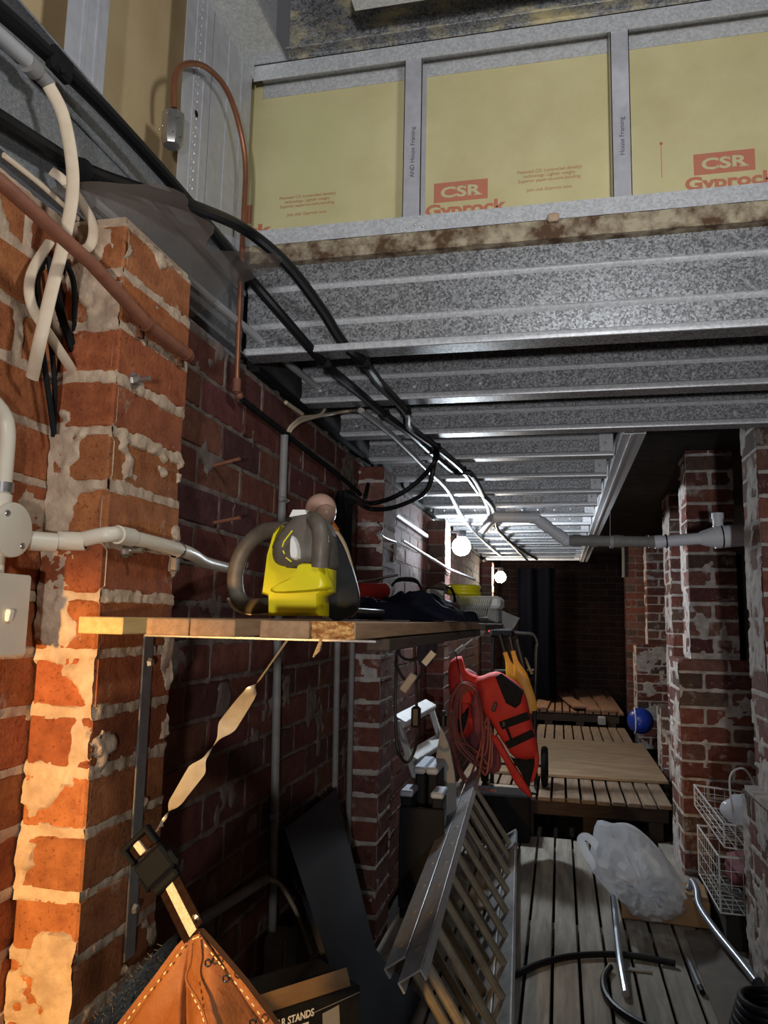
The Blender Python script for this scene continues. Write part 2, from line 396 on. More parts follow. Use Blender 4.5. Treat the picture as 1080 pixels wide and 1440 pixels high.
def cable(name, pts, r, mat, label=None, cat='cable', parent=None, k=6, n=10, flat=None, up=(0, 0, 1), group=None):
    o = obj(name, MB().tube(smoothpts(pts, k) if k > 1 else pts, r, n, flat=flat, up=up), mat, parent)
    if label: tag(o, label, cat, group)
    return o
def textmb(mb, s, size, org, u, v, n, ext=.0006, mi=0, bold=0.0, width=None, align='LEFT'):
    cu = bpy.data.curves.new('t', 'FONT'); cu.body = s; cu.size = size; cu.extrude = ext; cu.offset = bold; cu.align_x = align; cu.resolution_u = 3
    to = bpy.data.objects.new('t', cu); COL.objects.link(to)
    dg = bpy.context.evaluated_depsgraph_get(); me = bpy.data.meshes.new_from_object(to.evaluated_get(dg))
    org = Vector(org); u = Vector(u); v = Vector(v); n = Vector(n)
    xs = [q.co.x for q in me.vertices] or [0]
    k = 1 if width is None else width/(max(xs)-min(xs)+1e-9)
    mb.add([org+u*(q.co.x*k)+v*q.co.y+n*(q.co.z+ext) for q in me.vertices], [tuple(p.vertices) for p in me.polygons], mi)
    bpy.data.objects.remove(to); bpy.data.curves.remove(cu); bpy.data.meshes.remove(me)
    return mb
# ------------------------------------------------------------------ brickwork
PITCH = .0858; ZJ = 1.739 - 22*PITCH
def courses(z0, z1):
    k = 0; out = []
    while ZJ+k*PITCH < z1-.02:
        a = max(z0, ZJ+k*PITCH+.005); b = min(z1, ZJ+(k+1)*PITCH-.005)
        if b-a > .02: out.append((k, a, b))
        k += 1
    return out
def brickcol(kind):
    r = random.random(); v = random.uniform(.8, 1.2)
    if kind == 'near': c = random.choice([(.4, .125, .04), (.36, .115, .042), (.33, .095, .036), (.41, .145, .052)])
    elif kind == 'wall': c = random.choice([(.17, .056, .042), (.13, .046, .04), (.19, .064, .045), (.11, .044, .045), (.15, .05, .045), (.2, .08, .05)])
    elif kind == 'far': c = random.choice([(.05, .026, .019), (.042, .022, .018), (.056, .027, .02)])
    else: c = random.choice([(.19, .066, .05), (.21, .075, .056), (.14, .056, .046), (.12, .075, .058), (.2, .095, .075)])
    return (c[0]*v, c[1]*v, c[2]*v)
def mortar(mb, o, u, n, Wd, z0, z1, vj, cell, hj, amp, patch=.99, hp=.004, seed=1, mi=1, base=-.010, wj=.0065):
    """lumpy mortar height field over a brick face; vj(course) lists the upright joints"""
    o = np.array(o, float); u = np.array(u, float); n = np.array(n, float)
    nu = max(2, int(Wd/cell)); nz = max(2, int((z1-z0)/cell))
    U, Z = np.meshgrid(np.linspace(0, Wd, nu+1), np.linspace(z0, z1, nz+1), indexing='ij')
    kk = np.floor((Z-ZJ)/PITCH).astype(int); fr = (Z-ZJ)/PITCH-kk
    dj = np.minimum(fr, 1-fr)*PITCH
    for k in np.unique(kk):
        mk_ = kk == k
        for x in vj(int(k)): dj = np.where(mk_, np.minimum(dj, np.abs(U-x)), dj)
    w = wj+.008*(fbm(U*30, Z*30, seed)-.5)+.006*(vn(U*6, Z*6, seed+5)-.4)
    ms = sstep(w+.004, w-.002, dj)
    nn = fbm(U*55, Z*55, seed+9)-.5
    pt = sstep(patch, patch+.05, fbm(U*9+3, Z*9, seed+21, 5))
    h = base+np.maximum(ms*(hj-base+amp*nn*2), pt*(hp-base+amp*2.2*nn))
    P = o[None, None]+U[..., None]*u+(h[..., None])*n; P[..., 2] += Z-0
    vs = P.reshape(-1, 3); q = nz+1
    I, J = np.meshgrid(np.arange(nu), np.arange(nz), indexing='ij'); a = (I*q+J).ravel()
    F = np.stack([a, a+q, a+q+1, a+1], 1)
    cr = np.cross(u, [0, 0, 1])
    if np.dot(cr, n) < 0: F = F[:, ::-1]
    mb.add([tuple(p) for p in vs], [tuple(int(t) for t in f) for f in F], mi)
def pier(name, x0, x1, y0, y1, z0, z1, kind, mats, label, faces='fl', cell=.008, hj=.001, amp=.003, patch=.75, seed=3, wide=False, jit=.0025, wj=.0095, lpatch=.06, rpatch=.03):
    """free-standing stack of bricks; faces: f front(-Y) l left(-X) r right(+X)"""
    mb = MB(); Wd = x1-x0; D = y1-y0
    def splits(k):
        if Wd < .2: return []
        if wide: return [.235] if k % 2 else [.115]
        return [] if k % 2 else [Wd/2]
    def dsplits(k):
        if D < .3: return []
        return [D*.33] if k % 2 else [D*.66]
    for k, a, b in courses(z0, z1):
        xs = [0]+splits(k)+[Wd]; ys = [0]+dsplits(k)+[D]
        for i in range(len(xs)-1):
            for j in range(len(ys)-1):
                jx = random.uniform(-jit, jit); jy = random.uniform(-jit, jit); col = brickcol(kind)
                g0 = .005 if i else 0; g1 = .005 if i < len(xs)-2 else 0; e0 = .005 if j else 0; e1 = .005 if j < len(ys)-2 else 0
                mb.bb(x0+xs[i]+g0+jx, x0+xs[i+1]-g1+jx, y0+ys[j]+e0+jy, y0+ys[j+1]-e1+jy, a, b, .0035, 0, col)
    m2 = .006
    if 'f' in faces: mortar(mb, (x0, y0, 0), (1, 0, 0), (0, -1, 0), Wd, z0, z1-.018, splits, cell, hj, amp, patch, seed=seed, wj=wj)
    if 'l' in faces: mortar(mb, (x0, y0, 0), (0, 1, 0), (-1, 0, 0), D, z0, z1-.018, dsplits, cell, hj, amp, patch-lpatch, seed=seed+50, wj=wj)  # left faces of right piers: bulb light painted as extra pale mortar
    if 'r' in faces: mortar(mb, (x1, y0, 0), (0, 1, 0), (1, 0, 0), D, z0, z1-.018, dsplits, cell, hj, amp, patch+rpatch, seed=seed+80, wj=wj)
    mb.bb(x0+m2, x1-m2, y0+m2, y1-m2, z0, z1-.004, 0, 1)
    o = obj(name, mb, mats, smooth=50); tag(o, label, 'brick pier'); return o
def brickwall_y(mb, x, y0, y1, z0, z1, kind, side=1, L=.24, mi=0):
    for k, a, b in courses(z0, z1):
        y = y0-(L/2 if k % 2 else 0)
        while y < y1:
            j = random.uniform(-.002, .002)
            ya = max(y+.005, y0); yb = min(y+L-.005, y1)
            if yb-ya > .02: mb.bb(x-.1*(side > 0)+j, x+.1*(side < 0)+j, ya, yb, a, b, .003, mi, brickcol(kind))
            y += L
# ------------------------------------------------------------------ SETTING
XW = -.782; XP = -.673
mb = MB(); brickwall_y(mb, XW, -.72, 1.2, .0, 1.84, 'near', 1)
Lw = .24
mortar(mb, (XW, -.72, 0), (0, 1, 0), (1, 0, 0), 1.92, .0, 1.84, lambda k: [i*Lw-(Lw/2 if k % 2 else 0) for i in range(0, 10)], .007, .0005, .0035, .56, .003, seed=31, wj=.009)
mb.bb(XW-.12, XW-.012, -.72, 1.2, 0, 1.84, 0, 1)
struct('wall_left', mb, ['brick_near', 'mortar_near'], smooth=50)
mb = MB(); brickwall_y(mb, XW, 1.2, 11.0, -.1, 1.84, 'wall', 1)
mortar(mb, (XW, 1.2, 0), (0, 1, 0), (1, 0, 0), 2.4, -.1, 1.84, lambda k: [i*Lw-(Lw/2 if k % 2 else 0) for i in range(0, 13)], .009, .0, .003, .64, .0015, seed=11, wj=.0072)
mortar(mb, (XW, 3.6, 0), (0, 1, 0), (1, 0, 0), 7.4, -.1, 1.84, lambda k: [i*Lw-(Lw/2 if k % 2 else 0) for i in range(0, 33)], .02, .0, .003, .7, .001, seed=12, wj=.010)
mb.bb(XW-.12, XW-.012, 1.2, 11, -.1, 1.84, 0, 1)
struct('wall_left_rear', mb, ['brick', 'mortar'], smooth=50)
# dark end wall
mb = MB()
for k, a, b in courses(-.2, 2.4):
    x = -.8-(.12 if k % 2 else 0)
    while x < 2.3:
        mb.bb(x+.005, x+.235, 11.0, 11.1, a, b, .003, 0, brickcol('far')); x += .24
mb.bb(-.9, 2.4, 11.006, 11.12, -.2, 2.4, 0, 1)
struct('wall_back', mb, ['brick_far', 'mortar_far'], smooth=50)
mb = MB(); mb.bb(2.3, 2.4, -1.2, 11.1, -.2, 3.1); struct('wall_right', mb, 'soil')
mb = MB(); mb.grid(lambda u, v: (-.9+3.3*u, -1.2+12.3*v, -.16+.06*float(fbm(u*9, v*30, 4))), 30, 90, thick=(0, 0, -.05)); struct('floor', mb, 'soil')
mb = MB(); mb.bb(-.9, 2.3, 1.9, 11.1, 2.112, 2.14); struct('ceiling', mb, 'soffit')
mb = MB(); mb.bb(-1.2, 2.4, -1.2, 1.95, 3.06, 3.1); struct('ceiling_upper', mb, 'soffit')
# walkway planks
mb = MB(); x = -.772+.0; pit = .0935; x = -.13-7*pit+.0
mb.bb(-.668, x+2*pit-.006, .35, 4.64, -.024, -.001, .003); x += 2*pit
while x < .6:
    y1 = 4.66+random.uniform(-.02, .02); y0 = .35
    if x+pit > .57: y1 = 4.16
    mb.bb(x+.0055, x+pit-.0055, y0, y1, -.024+random.uniform(-.002, .002), random.uniform(-.003, .001), .003); x += pit
for y in (1.0, 2.2, 3.4, 4.5): mb.bb(-.668, .57, y, y+.07, -.1, -.026)
o = obj('slatted_walkway', mb, 'plank'); tag(o, 'long weathered grey timber slats of the near walkway floor under the plastic bag', 'walkway')
# ------------------------------------------------------------------ left piers
GP = None
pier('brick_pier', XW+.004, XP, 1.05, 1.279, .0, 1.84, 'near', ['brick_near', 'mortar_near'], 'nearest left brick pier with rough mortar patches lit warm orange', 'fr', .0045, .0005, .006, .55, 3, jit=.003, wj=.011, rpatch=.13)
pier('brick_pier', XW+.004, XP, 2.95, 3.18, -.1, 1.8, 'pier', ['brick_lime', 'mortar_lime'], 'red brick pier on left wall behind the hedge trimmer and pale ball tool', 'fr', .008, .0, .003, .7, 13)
pier('brick_pier', XW+.004, XP, 4.65, 4.88, -.1, 1.8, 'pier', ['brick', 'mortar'], 'red brick pier on left wall right beside the cold white bulb', 'fr', .012, .0, .003, .75, 23)
pier('brick_pier', XW+.004, XP, 8.0, 8.23, -.1, 1.8, 'pier', ['brick', 'mortar'], 'far brick pier on left wall right beside the warm bulb', 'fr', .015, .0, .003, .75, 33)
# right piers: wide footing, slimmer shaft
def right_pier(x, y, w, ztop, zsplit, fw, fd, lab1, lab2, dy=.06, dx=.07, seed=5, cell=.01, lw=None, lp=.2):
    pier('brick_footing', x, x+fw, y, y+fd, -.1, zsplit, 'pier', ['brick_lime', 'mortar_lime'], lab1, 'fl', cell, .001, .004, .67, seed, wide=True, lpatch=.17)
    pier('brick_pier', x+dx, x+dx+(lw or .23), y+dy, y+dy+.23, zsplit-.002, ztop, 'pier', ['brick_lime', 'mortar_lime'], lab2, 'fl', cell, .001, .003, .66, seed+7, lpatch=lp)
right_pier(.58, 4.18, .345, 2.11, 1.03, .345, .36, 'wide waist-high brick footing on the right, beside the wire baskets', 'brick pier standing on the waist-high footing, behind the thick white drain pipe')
right_pier(.635, 2.74, .4, 2.6, .64, .4, .37, 'nearest right brick footing at the frame edge in front of the wire baskets', 'nearest right brick pier with bulb light painted into its whitewashed side at the frame edge', .16, .05, 61, .008, .35, .2)
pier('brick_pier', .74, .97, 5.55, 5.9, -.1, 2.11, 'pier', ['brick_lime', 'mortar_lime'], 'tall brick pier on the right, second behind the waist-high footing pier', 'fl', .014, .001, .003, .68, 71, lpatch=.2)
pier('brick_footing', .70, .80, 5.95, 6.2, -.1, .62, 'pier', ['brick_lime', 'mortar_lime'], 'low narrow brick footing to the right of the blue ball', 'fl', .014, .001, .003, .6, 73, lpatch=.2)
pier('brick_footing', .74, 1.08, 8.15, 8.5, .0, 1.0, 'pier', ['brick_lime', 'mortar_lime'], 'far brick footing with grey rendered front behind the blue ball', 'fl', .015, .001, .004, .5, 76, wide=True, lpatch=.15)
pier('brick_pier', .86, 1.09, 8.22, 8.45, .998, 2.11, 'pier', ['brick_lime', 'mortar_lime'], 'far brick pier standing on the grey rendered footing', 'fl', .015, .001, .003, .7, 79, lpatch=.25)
pier('brick_pier', .765, .995, 9.6, 9.83, -.1, 2.11, 'pier', ['brick', 'mortar'], 'farthest orange-lit brick pier on the right near the end wall', 'fl', .018, .001, .003, .7, 83)
# ------------------------------------------------------------------ steel joists
Z0 = 1.86
def joist_part(x0, x1, top=2.1, dots=True):
    H = top-Z0; mb = MB()
    f = [(0, H), (0, .187), (-.005, .184), (-.0075, .179), (-.004, .173), (0, .170), (0, .089), (-.005, .086), (-.0075, .081), (-.004, .075), (0, .072), (0, .024), (-.012, .018), (-.016, .008), (-.014, .001), (-.010, 0), (.05, 0), (.052, .012)]
    b = [(.0485, .013), (.0475, .003), (-.010, .003), (-.0115, .012), (.003, .02), (.003, H)]
    poly = [(x0, y, Z0+z) for y, z in f+b]
    n = len(poly); vs = [Vector(p) for p in poly]+[Vector((x1, p[1], p[2])) for p in poly]
    fs = [(i, (i+1) % n, n+(i+1) % n, n+i) for i in range(n)]
    fs = [g[::-1] for g in fs]
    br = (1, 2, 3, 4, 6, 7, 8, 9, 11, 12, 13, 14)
    mb.add(vs, [g for q, g in enumerate(fs) if q not in br]); mb.add(vs, [fs[q] for q in br], 1)  # ridges and lip in lighter zinc: highlights painted into the colour
    x = x0+.06 if dots else 9
    while x < x1-.03:
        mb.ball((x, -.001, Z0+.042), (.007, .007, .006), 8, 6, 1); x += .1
    mb.bb(x0, x1, .004, .052, Z0+H-.004, Z0+H)
    return mb
ORD = ['first', 'second', 'third', 'fourth', 'fifth', 'sixth', 'seventh', 'eighth', 'ninth', 'tenth', 'eleventh', 'twelfth', 'thirteenth', 'fourteenth', 'fifteenth', 'sixteenth']
GJ = 'galvanised floor joists overhead'
def joist(label, y, x0, x1, cleat, dots=True):
    t = thing('floor_joist', label, 'steel joist', ((x0+x1)/2, y, Z0), GJ)
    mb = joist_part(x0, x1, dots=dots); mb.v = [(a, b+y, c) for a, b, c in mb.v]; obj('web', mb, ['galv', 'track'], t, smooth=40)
    if cleat:
        mb = MB().bb(x1-.055, x1, y-.012, y-.002, Z0+.012, 2.09, .002); mb.ball((x1-.03, y-.013, Z0+.05), .006, 8, 6); mb.ball((x1-.03, y-.013, Z0+.15), .006, 8, 6); obj('end_cleat', mb, 'track', t)
    return t
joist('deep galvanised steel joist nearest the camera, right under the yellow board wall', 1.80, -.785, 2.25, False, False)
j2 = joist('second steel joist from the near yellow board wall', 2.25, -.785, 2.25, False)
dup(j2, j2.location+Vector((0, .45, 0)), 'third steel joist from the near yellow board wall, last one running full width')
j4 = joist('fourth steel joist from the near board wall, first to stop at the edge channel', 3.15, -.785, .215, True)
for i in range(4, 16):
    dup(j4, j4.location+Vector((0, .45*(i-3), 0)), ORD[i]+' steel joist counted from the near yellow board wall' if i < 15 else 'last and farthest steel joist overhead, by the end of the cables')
# edge channel
mb = MB(); y0, y1 = 2.765, 8.7
mb.bb(.222, .3, y0, y1, Z0-.004, Z0); mb.bb(.222, .226, y0, y1, Z0, Z0+.06); mb.bb(.296, .3, y0, y1, Z0, 2.1); mb.bb(.25, .258, y0, y1, Z0-.008, Z0-.004)
o = obj('edge_channel', mb, 'track'); tag(o, 'long steel channel running along the right ends of the joists', 'steel channel')
# beam on the left wall
mb = MB(); mb.bb(-.80, -.792, -.6, 1.79, Z0-.0, 2.09); mb.bb(-.80, -.765, -.6, 1.79, 2.086, 2.09); mb.bb(-.80, -.775, -.6, 1.79, Z0-.004, Z0); mb.bb(-.792, -.786, -.6, 1.79, 2.02, 2.035, .002)
o = obj('wall_beam', mb, 'galv_plain'); tag(o, 'grey galvanised beam running along the top of the left wall behind the black cables', 'steel beam')
mb = MB(); mb.bb(-.80, -.77, 1.86, 8.8, 1.842, Z0-.001, .002)
o = obj('wall_plate', mb, 'black_matt'); tag(o, 'dark flat plate along the top of the left brick wall under the joist ends', 'wall plate')
o = struct('trim_1', MB().bb(-.84, -.802, 1.86, 11.1, 1.842, 2.112), 'soffit')
# ------------------------------------------------------------------ framed board wall above
YF = 1.78; YB = 1.855
mb = MB(); mb.bb(-.86, 2.28, YB, YB+.01, 2.14, 2.72)
t = thing('plasterboard_sheet', 'yellow plasterboard sheet with red printing on the wall facing the camera', 'plasterboard', (.7, YB, 2.14))
obj('board', mb, 'gypsum', t)
NB = (0, -1, 0)
def logo(px0, py0, px1, py1, faint=False):
    a = PY(px0, py1, YB); b = PY(px1, py0, YB); w = b.x-a.x
    zc = (PY(px0, (py0+py1)/2+3, YB).z+PY(px1, (py0+py1)/2-2, YB).z)/2
    h = .054; y = YB-.0006
    p = obj('printed_logo', MB().bb(a.x, a.x+w, y, y+.0006, zc-h/2, zc+h/2), 'print', t)
    mbt = MB(); textmb(mbt, 'CSR', .04, (a.x+w*.12, y, zc-.0145), (1, 0, 0), (0, 0, 1), NB, .0003, 0, .0011, w*.76)
    # slab serifs on the letters
    for (fx, fz) in ((.33, .0115), (.57, .0105), (.39, -.0112), (.66, -.0125), (.665, .0118), (.775, -.0125), (.865, -.0125)):
        mbt.bb(a.x+w*fx-.0035, a.x+w*fx+.0035, y-.0006, y, zc+fz*1.12-.0016, zc+fz*1.12+.0016)
    obj('logo_letters', mbt, 'paper', p)
    mbt = MB(); textmb(mbt, 'Gyprock', .044, (a.x-w*.16, y, zc-h/2-.036), (1, 0, 0), (0, 0, 1), NB, .0003, 0, .0016, w*1.5)
    obj('printed_name', mbt, 'print', t)
logo(610, 250, 686, 286); logo(976, 207, 1061, 248); logo(270, 288, 355, 322)
def lines(px0, py0, px1):
    a = PY(px0, py0, YB); b = PY(px1, py0-12, YB); w = b.x-a.x; mbt = MB(); z = a.z
    for i, s in enumerate(('Patented CD (controlled density)', 'technology. Lighter weight.', 'Superior paper-to-core bonding.', '', 'Join club Gyprock now.')):
        if s: textmb(mbt, s, .0118, (a.x+w*.5, YB-.0006, z-.0125*i), (1, 0, 0), (0, 0, 1), NB, .0003, 0, .0001, None, 'CENTER')
    obj('printed_lines', mbt, 'print_faint', t)
lines(386, 282, 480); lines(720, 246, 826)
obj('pin_mark', MB().bb(PY(929, 205, YB).x, PY(929, 205, YB).x+.0016, YB-.0008, YB, PY(929, 250, YB).z, PY(929, 200, YB).z).ball((PY(929, 202, YB).x+.001, YB, PY(929, 202, YB).z), .004, 8, 6), 'print', t)
def track(mb, x0, x1, zb, up, lip=.045, yf=YF):
    s_ = 1 if up else -1
    mb.bb(x0, x1, yf, YB-.001, min(zb, zb+s_*.003), max(zb, zb+s_*.003)); mb.bb(x0, x1, yf, yf+.002, min(zb, zb+s_*lip), max(zb, zb+s_*lip), 0); mb.bb(x0, x1, YB-.003, YB-.001, min(zb, zb+s_*lip), max(zb, zb+s_*lip))
    return mb
mb = track(MB(), -.79, 2.28, 2.15, True)
for i in range(3): mb.ball((-.36+.02*i, YF-.0005, 2.165+.006*(i % 2)), .0045, 8, 6)
o = obj('bottom_track', mb, 'track'); tag(o, 'steel bottom track under the yellow boards, above the deep joist', 'steel track')
mb = track(MB(), -.79, 2.28, 2.672, False, .047); o = obj('top_track', mb, 'track'); tag(o, 'steel top track above the yellow boards facing the camera', 'steel track')
def stud_y(px0, px1, label, ink=''):
    a = PY(px0, 200, YF).x; b = PY(px1, 200, YF).x; mb = MB()
    mb.bb(a, a+.002, YF+.003, YB-.002, 2.153, 2.668); mb.bb(a, b, YF+.003, YF+.005, 2.153, 2.668); mb.bb(b-.002, b, YF+.003, YF+.012, 2.153, 2.668); mb.bb(a, b, YB-.004, YB-.002, 2.153, 2.668)
    t = thing('steel_stud', label, 'steel stud', ((a+b)/2, YF, 2.153)); obj('channel', mb, 'stud', t)
    mbt = MB(); textmb(mbt, ink, .016, ((a+b)/2+.006, YF+.003, 2.30), (0, 0, 1), (-1, 0, 0), NB, .0003, 0, .0001); obj('printed_lettering', mbt, 'ink', t)
stud_y(567, 592, 'middle steel stud between the two yellow board bays facing the camera', 'AND House Framing')
stud_y(861, 888, 'right-hand steel stud between the yellow boards with the red logos', 'House Framing')
stud_y(310, 330, 'steel stud in the corner at left end of the yellow board wall', 'House')
mb = MB(); mb.grid(lambda u, v: (-.79+3.0*u, 1.776-.006*float(fbm(u*60, v*3, 3)), 2.101+.047*v), 140, 4, thick=(0, .05, 0)); o = obj('packing_strip', mb, 'grime', smooth=60)
tag(o, 'stained crumbly packing strip between the deep joist and the bottom track', 'packing strip')
o = obj('mortar_lump', MB().box(PY(778, 306, 1.765), (.028, .014, .02), None, .004), 'mortar_near'); tag(o, 'small square lump of mortar stuck on the bottom track below the boards', 'mortar lump')
mb = MB(); mb.bb(-.70, 2.28, 1.80, 1.806, 2.675, 2.98); mb.bb(-.70, 2.28, 1.77, 1.80, 2.70, 2.706, .001)
o = obj('upper_beam', mb, 'galv_dark'); tag(o, 'dark galvanised beam with yellow stains along the top of the photo', 'steel beam')
a = PY(303, 10, 1.45); b = PY(515, 2, 1.45)
mb = MB(); mb.bb(-.46, .3, 1.52, 1.6, 2.628, 2.632); mb.bb(-.46, .3, 1.52, 1.524, 2.632, 2.85); mb.bb(-.46, .3, 1.598, 1.602, 2.632, 2.66)
o = obj('upper_joist', mb, 'track'); tag(o, 'short steel joist crossing above the upper beam at the top edge', 'steel joist')
# left upper wall
XB = -.862; XF = -.79
o = obj('plasterboard_sheet', MB().bb(XB-.01, XB, -.6, 1.84, 2.10, 2.72), 'gypsum_side'); tag(o, 'tan plasterboard sheet on the upper left side wall behind the black cables', 'plasterboard')
def stud_x(y0, y1, label):
    mb = MB(); mb.bb(XF-.002, XF, y0, y1, 2.095, 2.668); mb.bb(XB+.002, XF, y1-.002, y1, 2.095, 2.668)
    w = y1-y0
    mb.bb(XF, XF+.002, y0+.35*w, y0+.45*w, 2.095, 2.668); mb.bb(XF, XF+.002, y0+.7*w, y0+.76*w, 2.095, 2.668)
    t = thing('steel_stud', label, 'steel stud', (XF, (y0+y1)/2, 2.095)); obj('channel', mb, 'stud', t); return t
stud_x(PX(92, 60, XF).y, PX(150, 60, XF).y, 'steel stud on the upper left side wall at the top left corner of the photo')
t = stud_x(PX(252, 200, XF).y, PX(292, 200, XF).y, 'perforated steel stud behind the looped copper pipe')
mb = MB(); yc = PX(272, 200, XF).y
for i in range(24):
    z = 2.14+i*.021
    for s_ in (-1, 1): mb.ball((XF+.001, yc+s_*.006, z), (.002, .004, .004), 8, 4)
obj('dimples', mb, 'track', t)
obj('service_hole', MB().lathe([(0, 0), (.008, 0)], (XF+.0025, yc+.002, PX(275, 160, XF).z), (1, 0, 0), 16), 'black_matt', t)
stud_x(PX(293.5, 200, XF).y, 1.77, 'plain steel stud in the upper corner beside the perforated stud')
mb = MB(); mb.bb(XB+.002, -.7, -.6, 1.79, 2.672, 2.676); mb.bb(XF, XF+.003, -.6, 1.775, 2.627, 2.672); mb.bb(-.74, -.735, -.6, 1.79, 2.69, 2.95); mb.bb(-.77, -.70, -.6, 1.79, 2.678, 2.684)
o = obj('top_track', mb, 'track'); tag(o, 'steel top track running along the upper left side wall', 'steel track')
# ------------------------------------------------------------------ lamps on the piers
def bulb(label, x, y, z, mat, wall_x):
    t = thing('light_bulb', label, 'light bulb', (x, y, z-.06))
    obj('globe', MB().ball((x, y, z), .058, 20, 14), mat, t, smooth=80)
    mb = MB(); mb.lathe([(.0, .10), (.03, .10), (.03, .06), (.022, .05), (.0, .05)], (x, y, z), (0, 0, 1), 16); mb.bb(wall_x, x, y-.008, y+.008, z+.086, z+.1); obj('lamp_holder', mb, 'black', t)
bulb('glowing cold white bulb on the left, the nearer of the two', -.6, 4.86, 1.66, 'bulb_cold', XP)
bulb('glowing warm white bulb on the left, the farther of the two', -.6, 8.2, 1.655, 'bulb_warm', XP)
# ------------------------------------------------------------------ decks
def deck(name, label, mats, x0, x1, y0, y1, zt, pit, jit=.0, gap=.014, skip=()):
    mb = MB(); x = x0; i = 0
    while x < x1-.02:
        w = pit-gap
        if i not in skip: mb.bb(x, x+w, y0+random.uniform(-jit, jit), y1, zt-.022, zt+random.uniform(-.002, .001), .002)
        x += pit; i += 1
    for y in (y0+.06, (y0+y1)/2, y1-.12): mb.bb(x0, x1-.01, y, y+.06, zt-.11, zt-.022, .003, 1)
    for xx in np.linspace(x0+.03, x1-.12, 4):
        mb.bb(xx, xx+.08, y0+.065, y0+.2, -.16, zt-.11, .003, 1); mb.bb(xx, xx+.08, y1-.25, y1-.13, -.16, zt-.11, .003, 1)
    o = obj(name, mb, mats); return tag(o, label, 'deck')
deck('slatted_deck', 'raised slatted pallet deck partly covered by the plywood sheet', ['deck', 'wood_dark'], -.63, .6, 4.74, 8.02, .2, .083, .012)
mb = MB(); mb.bb(-.48, .66, 5.34, 6.93, .203, .221, .002); o = obj('plywood_sheet', mb, 'ply'); tag(o, 'bare plywood sheet lying on the raised deck', 'plywood sheet')
deck('slatted_deck', 'farthest slatted deck in front of the dark end wall', ['deckboard', 'wood_dark'], -.5, .58, 8.2, 10.85, .32, .075, .01)
GL = 'loose brown boards on the farthest deck'
def loose(label, a, b, w, z=.322, h=.022):
    o = obj('loose_board', MB().beam((a[0], a[1], z+h/2), (b[0], b[1], z+h/2), w, h, ch=.002), 'deckboard'); tag(o, label, 'board', GL)
loose('short pale board at the left end of the farthest deck, beside the trolley', (-.37, 8.2), (-.36, 9.1), .13, .322, .035)
loose('wide brown board second from the left on the farthest deck', (-.2, 8.2), (-.12, 10.6), .14)
loose('board lying askew across the slats of the farthest deck', (.19, 8.22), (-.06, 10.3), .13, .346)
loose('wide brown board left of the rightmost one on the farthest deck', (.32, 8.2), (.23, 10.7), .14)
loose('rightmost brown board on the farthest deck', (.48, 8.2), (.42, 10.7), .14)
mb = MB().bb(.36, .43, 8.05, 8.19, .215, .285, .004); o = obj('wood_block', mb, 'greyboard'); tag(o, 'small pale block under the right front corner of the farthest deck', 'block')
# blue ball
c = PZ(900, 1032, .31); c = Vector((.70, 7.5, .222+.115))
t = thing('ball', 'shiny blue ball with a white band sitting on the deck by a low footing', 'ball', (c.x, c.y, .222))
obj('shell', MB().ball(c, .115, 28, 18), 'blue', t, smooth=80)
mb = MB(); mb.tube([c+Vector((-.03+.0, 0, 0))+Vector((-.02, .1135*math.cos(a), .1135*math.sin(a))) for a in np.linspace(0, 2*math.pi, 33)[:-1]], .006, 8, closed=True)
obj('band', mb, 'white_plastic', t)
mb = MB().lathe([(.0, .004), (.02, .004), (.024, 0), (.03, -.004)], c+Vector((-.01, -.11, -.04)), (-.1, -1, -.3), 16); obj('valve_dish', mb, 'blue', t)
# near-black wavy sheet hanging at far left
mb = MB(); mb.grid(lambda u, v: (-.46+.42*u, 8.95+.05*math.sin(u*14)+.03*math.sin(v*5+u*6), .36+1.44*v), 30, 20, thick=(0, .006, 0)); o = obj('hanging_sheet', mb, 'dark_sheet', smooth=60)
tag(o, 'near-black sheet hanging at the far end left of the end wall', 'dark_sheet')
# ------------------------------------------------------------------ drain pipe
YP = 3.62
t = thing('drain_pipe', 'white and grey plastic drain pipe crossing under the joists to the right pier', 'drain pipe', tuple(PY(850, 762, YP)))
P = [PY(x, y, YP) for x, y in ((697, 727), (752, 728), (796, 760), (925, 762), (1012, 755), (1075, 752))]
mb = MB(); mb.tube([P[0]+Vector((-.1, .5, .0)), P[0]+Vector((-.02, .08, 0)), P[0], P[1]], .025, 18); mb.tube([P[1], P[2]], .025, 18)
for q, d in ((P[1], (1, 0, -.02)), (P[1]+(P[2]-P[1])*.3, P[2]-P[1]), (P[1]+(P[2]-P[1])*.8, P[2]-P[1])):
    mb.lathe([(.025, -.022), (.0285, -.022), (.0285, .022), (.025, .022)], q, Vector(d), 18)
mb.ball(P[1], .0285, 16, 10); mb.ball(P[2], .0285, 16, 10)
obj('branch', mb, 'pvc_white', t)
mb = MB(); mb.tube([P[2], P[3]], .0245, 18)
for f in (.12, .3, .58, .95): q = P[2]+(P[3]-P[2])*f; mb.lathe([(.0245, -.02), (.028, -.02), (.028, .02), (.0245, .02)], q, P[3]-P[2], 18)
obj('grey_section', mb, 'pvc_dull', t)
d = (P[4]-P[3]); mb = MB(); mb.tube([P[3]-d*.05, P[3]+d*.75], .026, 20); mb.lathe([(.026, -.02), (.03, -.02), (.03, .015), (.026, .015)], P[3]+d*.02, d, 20)
L_ = d.length
mb.lathe([(.026, .0), (.03, .005), (.046, .06), (.05, .06), (.05, .10), (.049, .10), (.049, .28)], P[3]+d*.68, d, 24)
mb.lathe([(.022, 0), (.022, .06), (.026, .06), (.026, .085), (.0, .085)], P[3]+d*1.0+Vector((-.005, 0, .02)), (0, 0, 1), 16)
obj('reducer', mb, 'pvc_white', t)
